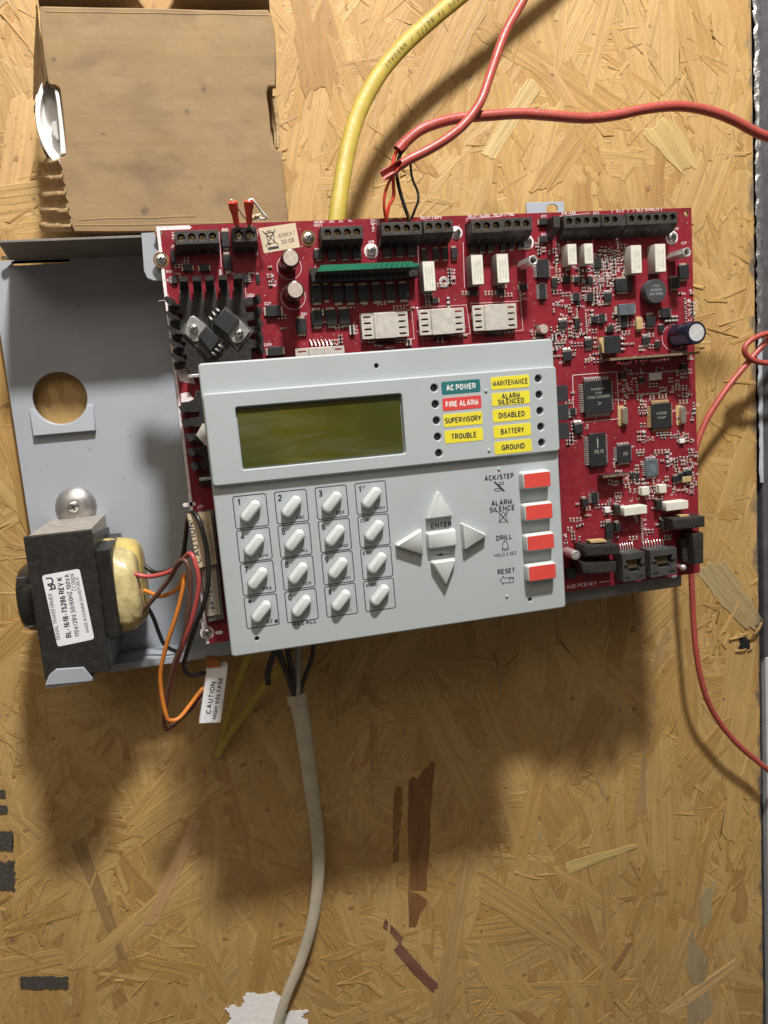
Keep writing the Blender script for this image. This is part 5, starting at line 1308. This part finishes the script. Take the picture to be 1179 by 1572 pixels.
zones = [(850, 372, 960, 428, 60), (846, 428, 950, 520, 95), (905, 385, 945, 440, 30), (842, 505, 925, 560, 48), (930, 490, 1062, 560, 46), (955, 553, 1068, 612, 60), (868, 575, 880, 720, 16), (980, 600, 1066, 680, 50), (935, 690, 1068, 770, 120), (868, 770, 1060, 830, 60), (1040, 440, 1066, 500, 14), (880, 655, 905, 668, 5), (948, 580, 962, 660, 8),
         (706, 436, 800, 462, 16), (645, 440, 700, 470, 8), (480, 470, 545, 545, 30), (545, 462, 640, 474, 12), (640, 372, 716, 440, 10), (404, 410, 420, 440, 6), (560, 520, 640, 535, 8), (640, 512, 720, 530, 8), (715, 505, 830, 525, 10), (820, 360, 860, 430, 10), (266, 395, 400, 420, 10), (868, 830, 890, 835, 2), (410, 480, 440, 530, 5)]
for x0, y0, x1, y1, n in zones:
    n = int(n*.92); k = t = 0
    while k < n and t < n*12:
        t += 1
        # a little row or column of like parts, as a board designer lays them out
        ln = random.choice((1, 2, 2, 3, 3, 4, 5)); hz = random.random() < .6; v = (not hz) if random.random() < .2 else hz
        sx, sy = random.uniform(x0, x1), random.uniform(y0, y1); sx = x0+round((sx-x0)/3.5)*3.5; sy = y0+round((sy-y0)/3.5)*3.5
        r = random.random(); kd = 0 if r < .42 else (1 if r < .95 else 2); pitch = (5.2 if v else 7.6) if hz else (7.6 if v else 5.2)
        lab = random.random()
        for q in range(ln):
            px, py = (sx+q*pitch, sy-q*pitch*.055) if hz else (sx+q*pitch*.07, sy+q*pitch)
            if px > x1 or py > y1 or not free(px, py, 4.9): continue
            done.append((px, py)); k += 1
            tiny(px, py, v, kd)
            if lab < .55:
                if hz and v: dash(px, py+4.2, True, 2)
                elif not hz: dash(px+4.5, py, False, 3)
        if hz and lab > .7: dash(sx-3, sy-4.6, False, 3)
rs.build('chip_resistors', [CHIP, SOLD], cb, smooth=0, kind='stuff'); cs.build('chip_capacitors', [mat('ceramic_tan', (.30, .20, .13), .5, var=.3, vscale=700), SOLD], cb, smooth=0, kind='stuff')
wt.build('printed_codes', SILK, cb, smooth=0, kind='stuff')
vi = MB()
for k in range(520):
    px, py = random.uniform(400, 1068), random.uniform(335, 880)
    if 640 < py and px < 868 or (py > 540 and px < 850): continue
    p = A(px, py, ZB); vi.plate(circ(p[0], p[1], random.uniform(.28, .48), 7), ZB+.01, ZB+.04, bottom=False)
vi.build('solder_vias', mat('via_tin', (.55, .42, .36), .35, .6), cb, smooth=0, kind='stuff')

# ================================================================== keypad
ZK, ZC = 110, 113
kp = thing('fire_alarm_keypad', 'grey plastic keypad with green display and yellow status labels mounted over the red board', 'keypad', (95, 0, ZB))
fh = [A(394.4, 980.7, ZK), A(814, 920.5, ZK), A(578, 561.5, ZK)]
mb = MB(); mb.plate(rrect(95, 76, 190, 152, 2.0, 5), ZK-6, ZK, holes=[circ(x, y, 1.25, 18) for x, y in fh], bev=.9, hbev=.3, seg=3)
face = mb.build('faceplate', GREY, kp, smooth=40)
for x, y in fh:
    MB().cyl(x, y, 1.24, ZK-6, ZK-3, 16).build('fixing_hole', DARK, face)
mb = MB(); mb.plate(rrect(95, 76, 184, 146), ZK-9, ZK-6.1); mb.build('rear_board', mat('rear_board_green', (.02, .05, .03), .5), kp)
for x, y in ((12, 12), (178, 12), (12, 140), (178, 140)):
    MB().cyl(x, y, 3, ZB, ZK-9, 12).build('spacer', TIN, kp)
def avg(*v): return sum(v)/len(v)
cTL, cTR, cBR, cBL = A(308.6, 604.5, ZC), A(854.3, 561.8, ZC), A(859.3, 692.5, ZC), A(328.8, 747, ZC)
cx0, cx1, cy0, cy1 = avg(cTL[0], cBL[0]), avg(cTR[0], cBR[0]), avg(cBL[1], cBR[1]), avg(cTL[1], cTR[1])
ledL = [A(*p, ZC) for p in ((666.6, 595.6), (668.6, 620.7), (670.2, 645.8), (672, 670.8), (673.8, 695.8))]
ledR = [A(*p, ZC) for p in ((827, 581.3), (828, 606), (829, 630.9), (830.2, 655.4), (831.4, 679.6))]
lxl, lxr = avg(*[p[0] for p in ledL]), avg(*[p[0] for p in ledR])
win = [A(*p, ZC) for p in ((360.3, 624), (616.3, 605.5), (624, 697), (371.8, 720.5))]
wx0, wx1, wy0, wy1 = avg(win[0][0], win[3][0]), avg(win[1][0], win[2][0]), avg(win[2][1], win[3][1]), avg(win[0][1], win[1][1])
LR = 2.0
holes = [circ(lxl, p[1], LR, 22) for p in ledL]+[circ(lxr, p[1], LR, 22) for p in ledR]+[rrect((wx0+wx1)/2, (wy0+wy1)/2, wx1-wx0, wy1-wy0, 1.2, 4)]
mb = MB(); mb.plate(rrect((cx0+cx1)/2, (cy0+cy1)/2, cx1-cx0, cy1-cy0, 1.8, 5), ZK+.01, ZC, holes=holes, bev=.8, hbev=.55, seg=3)
cover = mb.build('display_bezel', GREY, kp, smooth=40)
for x, ys in ((lxl, ledL), (lxr, ledR)):
    for p in ys:
        mb = MB(); mb.lathe(x, p[1], [(LR*.95, ZK+.02), (LR*.93, ZK+.5), (LR*.75, ZK+1.2), (LR*.3, ZK+1.6)], 18); mb.build('indicator_lamp', mat('dark_lens', (.03, .032, .04), .2, spec=.6), cover)
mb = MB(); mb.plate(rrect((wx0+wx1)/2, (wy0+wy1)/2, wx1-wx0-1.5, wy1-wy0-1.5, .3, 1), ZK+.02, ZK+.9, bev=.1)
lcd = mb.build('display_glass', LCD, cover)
# status labels
def status(txt, px, py, wpx, hpx, m_, ink, wt_=None, two=False):
    z = ZC; p = A(px, py, z); s = S(px, py, z); w, h = wpx*s, hpx*s
    o = MB().plate(rrect(p[0], p[1], w, h, .9, 4), z+.01, z+.14, bev=.05, seg=1).build('status_label', m_, cover)
    t = MB()
    if two:
        text(t, two[0], p[0], p[1]+h*.21, two[2]*s, 8.4*s, z+.19, 0, .016); text(t, two[1], p[0], p[1]-h*.22, two[3]*s, 8.4*s, z+.19, 0, .016)
    else: text(t, txt, p[0], p[1], wt_*s, 8.9*s, z+.19, 0, .016)
    t.build('lettering', ink, o, smooth=0)
status('AC POWER', 707.6, 593.8, 62.5, 19.5, TEAL, WINK, 47.5); status('FIRE ALARM', 709.2, 618.9, 62.5, 19.5, REDL, WINK, 52.5)
status('SUPERVISORY', 710.8, 643.7, 62.5, 19.5, YEL, INK, 59); status('TROUBLE', 712.2, 668.7, 62, 19.5, YEL, INK, 41)
status('MAINTENANCE', 783.3, 586.8, 62.5, 19, YEL, INK, 58); status('', 784.2, 611.5, 62, 19.5, YEL, INK, two=('ALARM', 'SILENCED', 30, 43))
status('DISABLED', 785.4, 636.4, 61.5, 19.2, YEL, INK, 43); status('BATTERY', 786.6, 661.1, 61, 19.2, YEL, INK, 38.5); status('GROUND', 787.8, 685.7, 61, 19.2, YEL, INK, 38)
for px, py, z in ((746, 600, ZC), (750.8, 691.3, ZC), (765.8, 720, ZK), (778.2, 915.2, ZK)):
    p = A(px, py, z); mb = MB(); mb.lathe(p[0], p[1], [(.9, z), (.85, z+.4), (.5, z+.75)], 14); mb.build('moulding_pip', GREY, face if z == ZK else cover)
# pill keys with printed frames
kc = [[(383.9, 784.4), (446.8, 777.6), (509.2, 770.4), (569.2, 764)], [(390.3, 836.6), (452, 829), (513.2, 821.6), (573, 814)],
      [(395.8, 887.4), (457.4, 879.4), (518.3, 871.4), (578, 863.2)], [(401.4, 938.5), (463, 929.4), (523.4, 920.6), (582.8, 912.2)]]
leg = [[('1', ''), ('2', 'ABC'), ('3', 'DEF'), ('1ST', 'EVENT')], [('4', 'GHI'), ('5', 'JKL'), ('6', 'MNO'), ('CLR', '')], [('7', 'PRS'), ('8', 'TUV'), ('9', 'WXY'), ('ESC', '')], [('*', 'QZ'), ('0', ''), ('#', '-/.'), ('MODE', '')]]
xs = [avg(*[A(*kc[r][c], ZK)[0] for r in range(4)]) for c in range(4)]; ys = [avg(*[A(*kc[r][c], ZK)[1] for c in range(4)]) for r in range(4)]
a50 = math.radians(45.5)
mb = MB(); L0, W0 = 13.0, 5.6
# capsule with domed top
def capsule(mb, x, y, L, Wd, z0, z1, rot):
    prof = ((1.06, 0), (1.0, .62), (.95, .76), (.82, .86), (.62, .97), (.5, 1.0))
    secs = []
    for k, t in prof:
        d = Wd/2*(1-k); secs.append([(px, py, z0+(z1-z0)*t) for px, py in rrect(x, y, L-2*d, Wd*k, Wd*k/2, 6, rot)])
    loft(mb, secs)
capsule(mb, xs[0], ys[0], L0, W0, ZK, ZK+4.4, a50)
key0 = mb.build('key', KEYW, face, org=(xs[0], ys[0], ZK), smooth=60)
gp = MB(); q_ = rrect(xs[0], ys[0], L0+.75, W0+.75, (W0+.75)/2, 6, a50); gp.plate(q_, ZK+.005, ZK+.03); gp.build('key_gap', mat('gap_shadow', (.09, .095, .10), .7), key0, smooth=0)
for r in range(4):
    for c in range(4):
        if r or c: again(key0, (xs[c], ys[r], ZK), face)
zi = ZK+.06
for r in range(4):
    for c in range(4):
        mb = MB(); w_, h_ = 17.0, 17.2
        ox = .5 if c < 3 else .6
        ring(mb, rrect(xs[c]+.2, ys[r]-.1, w_ if c else 17.3, h_, 1.3, 4), .46, zi)
        a, b = leg[r][c]; x, y = xs[c], ys[r]
        if c < 3:
            text(mb, a, x-5.4, y+5.1, None, 3.5 if a not in '*' else 4.2, zi, 0, .022)
            if b: text(mb, b, x+4.2 if len(b) == 3 else x+3.6, y-6.2, {3: 4.7, 2: 3.4}[len(b)], 1.85, zi, 0, .017)
            if a == '*': mb.plate(rrect(x+7.2, y-6.6, 1.7, 1.9), zi-.02, zi)
        elif r == 0:
            text(mb, '1', x-5.6, y+5.0, None, 3.3, zi, 0, .022); text(mb, 'ST', x-3.3, y+6.0, None, 1.3, zi, 0, .01); text(mb, 'EVENT', x+4.6, y-6.1, 5.4, 1.75, zi, 0, .017)
        else: text(mb, a, x-4.5 if len(a) == 3 else x-3.7, y+6.0, 4.7 if len(a) == 3 else 6.2, 1.9, zi, 0, .017)
        mb.build('key_legend', INK, face, smooth=0)
mb = MB(); p = A(468.2, 955.5, ZK); text(mb, 'RECALL', p[0], p[1], 12.6, 2.4, zi, 0, .018); mb.build('lettering', INK, face, smooth=0)
# arrow keys
def poly_key(pts, ht, m_=KEYW, name='arrow_key', taper=.9, label=None):
    z1 = ZK+ht; q = [A(x, y, z1) for x, y in pts]; q = q if area(q) > 0 else q[::-1]
    rq = round_poly(q, 1.0); mb = MB(); out = inset(rq, -.55)
    n = len(rq); secs = [[(x, y, ZK) for x, y in out], [(x, y, z1-.7) for x, y in inset(rq, -.05)], [(x, y, z1-.25) for x, y in inset(rq, .15)], [(x, y, z1) for x, y in inset(rq, .55)]]
    loft(mb, secs); return mb.build(name, m_, face, smooth=40, label=label)
def round_poly(q, r):
    out = []
    n = len(q)
    for i in range(n):
        p, a, b = Vector(q[i]), Vector(q[i-1]), Vector(q[(i+1) % n]); a = p+(a-p).normalized()*r; b = p+(b-p).normalized()*r
        for k in range(4): t = k/3; v = a*(1-t)**2+p*2*t*(1-t)+b*t*t; out.append((v.x, v.y))
    return out
HA = 4.2
poly_key([(674.5, 755.5), (657, 797.5), (696, 792.5)], HA, label='up arrow key'); poly_key([(609.5, 838.5), (648, 814), (650.5, 852)], HA, label='left arrow key')
poly_key([(711, 804.5), (748.5, 822.5), (714.5, 844.5)], HA, label='right arrow key'); poly_key([(664.5, 864.5), (700.5, 859.5), (686, 899)], HA, label='down arrow key')
poly_key([(657.5, 819.5), (700.5, 813.5), (702, 837.5), (660, 843)], HA, name='enter_key')
# red buttons
for px, py, w, h in ((825, 736.8, 43, 22.5), (827.8, 785.6, 43.5, 22.5), (830.2, 832.4, 43.5, 22.5), (832.8, 878.6, 44, 22.5)):
    z1 = ZK+5.5; p = A(px, py, z1); s = S(px, py, z1); w, h = w*s, h*s
    mb = MB(); q = rrect(p[0]-.0, p[1], w, h, .8, 4)
    loft(mb, [[(x, y, ZK) for x, y in inset(q, -.95)], [(x, y, z1-1.0) for x, y in inset(q, -.55)], [(x, y, z1-.35) for x, y in inset(q, -.28)], [(x, y, z1-.1) for x, y in q]])
    o = mb.build('function_button', KEYW, face, smooth=40)
    MB().plate(rrect(p[0], p[1], w-.1, h-.1, .7, 4), z1-.1, z1+.12, bev=.1, seg=1).build('red_cap', REDB, o)
# printed words and pictograms
mb = MB()
def word(t, px, py, wpx, hpx, b=.018):
    p = A(px, py, ZK); s = S(px, py, ZK); text(mb, t, p[0], p[1], wpx*s, hpx*s, zi, 0, b)
word('ACK/STEP', 766.2, 732.3, 48, 8.6); word('ALARM', 770, 771.4, 34, 8.6); word('SILENCE', 771, 780.9, 41.5, 8.6); word('DRILL', 774, 825, 26, 8.2); word('HOLD 2 SEC', 776.5, 850.7, 37, 5.4, .012); word('RESET', 777.2, 876.6, 28.5, 8.2); word('ENTER', 677.5, 806, 33, 8.2)
mb.build('lettering', INK, face, smooth=0)
mb = MB()
def K4(x, y): return A(590+x/3.93, 690+y/3.93, ZK)
def ink(pts, w=.42, closed=False): stroke(mb, [K4(*p) for p in pts], w, zi, closed=closed)
ink([(666, 197), (722, 250)], .95); ink([(693, 200), (718, 196), (718, 210), (694, 213)], .38, True); ink([(693, 205), (697, 240)], .38)
ink([(668+0+20*math.cos(a)*1.1+18, 243+8*math.sin(a)) for a in [k*math.pi/6 for k in range(12)]], .36, True)
mb2 = mb; mb2.build('pictogram', INK, face, smooth=0); mb = MB()
bell = [(694, 430), (697, 398), (706, 386), (716, 379), (728, 385), (736, 396), (740, 428), (734, 436), (700, 438)]
ink(bell, .34, True); ink([(689, 380), (747, 442)], .5); ink([(745, 374), (690, 442)], .5); mb.build('pictogram', INK, face, smooth=0); mb = MB()
bell = [(712, 596), (713, 572), (718, 560), (728, 554), (738, 559), (744, 570), (747, 592), (750, 602), (730, 609), (709, 607)]
ink(bell, .38, True); ink([(713, 596), (730, 601), (747, 592)], .36); ink([(727, 549), (729, 554)], .5); mb.build('pictogram', INK, face, smooth=0); mb = MB()
ink([(697, 790), (720, 765), (721, 776), (762, 772), (776, 771), (781, 784), (780, 800), (764, 805), (720, 804), (720, 815)], .38, True); ink([(756, 774), (756, 803)], .36); ink([(758, 780), (770, 777), (779, 780)], .3); mb.build('pictogram', INK, face, smooth=0); mb = MB()
ink([(403, 609), (404, 630), (330, 636)], .36); mb.plate([K4(*p) for p in ((302, 637), (352, 626), (352, 643))], zi-.02, zi+.01); mb.build('pictogram', INK, face, smooth=0)

# ================================================================== cables
def PX(pts): return [A3(x, y, z) for x, y, z in pts]
def cable(name, label, cat, pts, rw, m_, rh=None, n=16, sub=8, group=None, rads=None):
    P = PX(pts); e = thing(name, label, cat, P[len(P)//2], group or {'red_cable': 'red fire alarm cables', 'yellow_cable': 'yellow building cables'}.get(name))
    mb = MB(); mb.tube(P, rw, rh, n=n, sub=sub, rads=rads); mb.build('sheath', m_, e, smooth=70); return e
s = S(560, 160, 30)
yc_ = cable('yellow_cable', 'wide flat yellow building cable rising from behind the board to the top of the photo', 'cable',
            [(512, 380, 66), (517, 335, 64), (524, 285, 58), (535, 225, 50), (551, 172, 42), (578, 121, 36), (612, 78, 32), (660, 33, 30), (712, -10, 30), (772, -62, 31), (900, -178, 33), (1060, -325, 34)], 4.75, YCAB, 2.9, 18)
mb = MB()
def along(txt, pts, z, h):
    "letters one by one along a pixel line"
    P = [A(x, y, z) for x, y in pts]; tot = sum(math.dist(P[i], P[i+1]) for i in range(len(P)-1)); d = 0
    for k, chh in enumerate(txt):
        t = (k+.5)/len(txt)*tot; acc = 0
        for i in range(len(P)-1):
            l = math.dist(P[i], P[i+1])
            if acc+l >= t:
                f = (t-acc)/l; x = P[i][0]+(P[i+1][0]-P[i][0])*f; y = P[i][1]+(P[i+1][1]-P[i][1])*f; rot = math.atan2(P[i+1][1]-P[i][1], P[i+1][0]-P[i][0]); break
            acc += l
        if chh != ' ': text(mb, chh, x, y, None, h, z+.02*k*0, rot, .006)
along('AWG 14 BETTS / MNVOAUT', [(708, -8), (664, 28), (618, 72), (590, 103)], 36.0, 2.5)
# seat the print on the crown of the sheath
C = None
def crown(v):
    return v
mbz = []
path = PX([(551, 172, 42), (578, 121, 36), (612, 78, 32), (660, 33, 30), (712, -10, 30), (760, -50, 32)])
for v in mb.v:
    best = None
    for i in range(len(path)-1):
        a, b = Vector(path[i][:2]), Vector(path[i+1][:2]); t = max(0, min(1, (Vector(v[:2])-a).dot(b-a)/(b-a).length_squared)); d = (a+(b-a)*t-Vector(v[:2])).length
        if best is None or d < best[0]: best = (d, path[i][2]*(1-t)+path[i+1][2]*t)
    mbz.append((v[0], v[1], best[1]+2.9*math.sqrt(max(.1, 1-(best[0]/4.9)**2))+.25))
mb.v = mbz; mb.build('printed_marking', mat('faded_print', (.14, .12, .04), .6), yc_, smooth=0)

r1 = cable('red_cable', 'thin red cable slit open at its end and running up out of the photo', 'cable',
           [(815, -25, 74), (800, 6, 76), (775, 52, 80), (754, 110, 84), (738, 155, 88), (716, 187, 90), (690, 210, 92), (660, 229, 92), (632, 243, 92), (616, 252, 92)], 2.55, RCAB, n=16)
def slit(mb, p0, p1, r, open_=2.4, n=12, steps=8, turn=0.0):
    P, Q = Vector(A3(*p0)), Vector(A3(*p1)); t = (Q-P).normalized(); sd = t.cross(Vector((0, 0, 1))).normalized(); up = sd.cross(t)
    base = len(mb.v)
    for i in range(steps+1):
        f = i/steps; c = P+(Q-P)*f; o = open_*min(1, f*2.2)
        for k in range(n+1):
            a = -math.pi/2+turn+(2*math.pi-o)*(k/n-.5); rr = r*(1+.12*f)
            mb.v.append(tuple(c+sd*rr*math.cos(a)+up*rr*math.sin(a)))
        for k in range(n+1):
            a = -math.pi/2+turn+(2*math.pi-o)*(k/n-.5); rr = r*(1+.12*f)-.45
            mb.v.append(tuple(c+sd*rr*math.cos(a)+up*rr*math.sin(a)))
    m_ = 2*(n+1)
    for i in range(steps):
        for k in range(n):
            a = base+i*m_+k; mb.f.append([a, a+m_, a+m_+1, a+1]); mb.m.append(0)
            a += n+1; mb.f.append([a+1, a+m_+1, a+m_, a]); mb.m.append(0)
    a = base+steps*m_
    for k in range(n): mb.f.append([a+k, a+k+n+1, a+k+n+2, a+k+1]); mb.m.append(0)
    for k in (0, n):
        for i in range(steps):
            a = base+i*m_+k; mb.f.append([a, a+n+1, a+m_+n+1, a+m_]); mb.m.append(0)
mb = MB(); slit(mb, (620, 250, 92), (588, 269.5, 92), 2.6, 2.6, turn=-.5); mb.build('slit_end', RCAB, r1, smooth=60)
def core(pts, r, m_, parent, label=None):
    mb = MB(); mb.tube(PX(pts), r, n=10, sub=8); return mb.build('conductor', m_, parent, smooth=70, label=label)
core([(622, 250, 92), (610, 262, 91), (598, 278, 90), (590.5, 300, 89), (590, 322, 87), (594, 344, 83)], .80, RWIRE, r1, 'red conductor')
core([(630, 246, 92), (631, 262, 90), (634, 277, 89), (641, 294, 88), (642, 308, 88), (637, 322, 87), (631, 337, 84)], .72, BWIRE, r1, 'black conductor')
r2 = cable('red_cable', 'thin red cable arching over the top of the board to the upper right edge', 'cable',
           [(1215, 222, 84), (1165, 205, 84), (1125, 184, 84), (1085, 169.5, 85), (1040, 163, 86), (990, 167.5, 86), (945, 177, 86), (900, 181.5, 86), (850, 178, 86), (800, 174.5, 85), (755, 177, 85), (705, 181.5, 85), (672, 189, 86), (645, 200, 87), (625, 216, 87), (615, 228, 87)], 2.85, RCAB, n=16)
P, Q = (622, 218, 87), (611, 231, 87)
mb = MB(); slit(mb, P, Q, 2.8, .8, turn=1.0); mb.build('cut_end', RCAB, r2, smooth=60)
core([(617, 222, 86), (609, 232, 86), (604, 247, 86), (603, 262, 86), (604, 285, 86), (604, 302, 86), (598, 314, 86), (594, 330, 85), (593, 344, 83)], 1.0, RWIRE, r2, 'red conductor')
core([(620, 226, 86), (614, 238, 85), (610, 252, 85), (609, 268, 85), (613, 290, 85), (620, 314, 85), (627, 334, 84), (628, 345, 82)], 1.05, BWIRE, r2, 'black conductor')
mb = MB(); mb.tube(PX([(627, 329, 85.5), (629, 337, 84.6)]), .7, n=8); mb.build('bare_strand', GOLD, r2)
cable('red_cable', 'thin red cable passing behind the right side of the board to the lower right', 'cable',
      [(1225, 470, 24), (1200, 498, 25), (1178, 522, 26), (1152, 552, 26), (1122, 588, 26), (1098, 622, 26), (1082, 650, 26), (1068, 690, 27), (1060, 760, 27), (1060, 840, 26), (1062, 900, 24), (1065, 960, 23), (1070, 1010, 23), (1078, 1050, 22), (1089, 1082, 20), (1106, 1111, 18), (1132, 1142, 17), (1162, 1168, 16), (1200, 1198, 16)], 2.15, RCAB, n=16)
cable('red_cable', 'short hooked loop of red cable poking in at the right edge', 'cable',
      [(1230, 500, 30), (1196, 508, 30), (1170, 514, 30), (1152, 523, 30), (1143, 535, 30), (1148, 548, 29), (1166, 556, 27), (1196, 557, 26), (1230, 552, 26)], 2.0, RCAB, n=14)
# white cable with black conductors
wc = cable('white_cable', 'flat off white cable hanging from behind the keypad down to the white paint patch', 'cable',
           [(455, 1066, 44), (461, 1092, 42), (468, 1135, 38), (474, 1180, 32), (480, 1225, 25), (486, 1270, 18), (489, 1310, 13), (488, 1350, 11), (483, 1395, 10), (473, 1440, 9), (458, 1485, 8), (443, 1520, 8), (432, 1552, 8), (418, 1600, 8)], 3.7, WCAB, 2.2, 20, rads=(1.5, .9))
a = Vector(A3(455, 1067, 44)); b = Vector(A3(459, 1085, 43))
mb = MB(); t = (b-a).normalized(); sd = t.cross(Vector((0, 0, 1))).normalized(); up = sd.cross(t)
loopo = [a-t*1.2+sd*6.4*math.cos(k*math.pi/12)+up*4.1*math.sin(k*math.pi/12) for k in range(24)]; loopi = [a-t*1.3+sd*5.5*math.cos(k*math.pi/12)+up*3.2*math.sin(k*math.pi/12) for k in range(24)]
low = [a+t*5+sd*6.2*math.cos(k*math.pi/12)+up*3.85*math.sin(k*math.pi/12) for k in range(24)]; lowi = [a-t*.2+sd*5.3*math.cos(k*math.pi/12)+up*3.0*math.sin(k*math.pi/12) for k in range(24)]
loft(mb, [low, loopo, loopi, lowi], cap=False); mb.build('sheath_mouth', WCAB, wc, smooth=60)
for pts, r in (([(424, 985, 62), (431, 1010, 58), (442, 1038, 52), (452, 1066, 45)], 1.9), ([(440, 990, 60), (446, 1020, 55), (452, 1050, 48), (455, 1070, 44)], 1.7), ([(482, 985, 60), (479, 1010, 56), (470, 1035, 50), (459, 1064, 45)], 1.5), ([(428, 985, 66), (418, 1010, 62), (411, 1034, 58), (412, 1050, 56)], 1.9)):
    core(pts, r, BWIRE, wc)
core([(457, 985, 52), (457, 1020, 50), (457, 1066, 45)], 2.3, mat('grey_insulation', (.36, .34, .31), .45), wc, 'pale grey conductor')
cable('yellow_cable', 'dim yellow cable slanting down left from behind the keypad beside the white cable', 'cable', [(452, 1000, 34), (430, 1028, 30), (404, 1056, 24), (378, 1092, 16), (352, 1128, 9), (334, 1160, 5)], 3.3, YCAB, 2.4, 14, rads=(1, .75))
cable('yellow_cable', 'dim yellow cable hanging straight below the left end of the keypad behind the plug', 'cable', [(392, 985, 30), (380, 1012, 26), (366, 1050, 20), (354, 1088, 14), (344, 1120, 9), (338, 1146, 5)], 3.0, YCAB, 2.0, 14, rads=(1, .6))
# end-of-line resistor in two red sleeves
er = thing('line_resistor', 'end of line resistor with its leads in two red sleeves on the small terminal block', 'resistor', A3(370, 340, 90))
for (x0, y0, x1, y1, w0, w1) in ((357, 310, 363.5, 344, 7.6, 4.8), (381.8, 308.5, 382.5, 343, 7.6, 4.8)):
    p0, p1 = Vector(A3(x0, y0, 97)), Vector(A3(x1, y1, 91)); s_ = S(x0, y0, 96); mb = MB(); t = (p1-p0).normalized(); sd = t.cross(Vector((0, 0, 1))).normalized(); up = sd.cross(t)
    secs = []
    for f, w in ((0, .86), (0, 1), (.25, .97), (.45, .80), (.62, .66), (1, .64), (1.02, .5)):
        c = p0+(p1-p0)*f; secs.append([c+sd*w*w0*s_*math.cos(k*math.pi/8)+up*w*w0*s_*.8*math.sin(k*math.pi/8) for k in range(16)])
    loft(mb, secs); o = mb.build('red_sleeve', RWIRE, er, smooth=50)
    mb = MB(); mb.tube([tuple(p1), A3(x1+1, y1+8, 86)], 1.2, n=8); mb.build('lead_tip', TIN, er)
def wire2(pts, r, m_, name): mb = MB(); mb.tube(PX(pts), r, n=8, sub=6); return mb.build(name, m_, er, smooth=70)
wire2([(381, 309, 97), (387, 306, 97), (392, 312, 96), (401, 324, 93), (409, 334, 91), (403, 336, 88), (398, 333, 86)], .62, WHITE, 'bare_lead')
wire2([(357, 310, 97), (355, 307, 97), (361, 312, 95), (368, 323, 93), (376, 334, 90), (384, 336, 87)], .55, TIN, 'bare_lead')
wire2([(385, 336, 86), (392, 332.5, 86), (400, 331, 86)], 1.25, mat('resistor_body', (.52, .40, .22), .4), 'resistor_body')
wire2([(391, 333, 86), (393, 332.6, 86)], 1.32, mat('brown_band', (.14, .05, .02), .4), 'colour_band')
wire2([(396, 331.9, 86), (398, 331.4, 86)], 1.32, GOLD, 'colour_band')
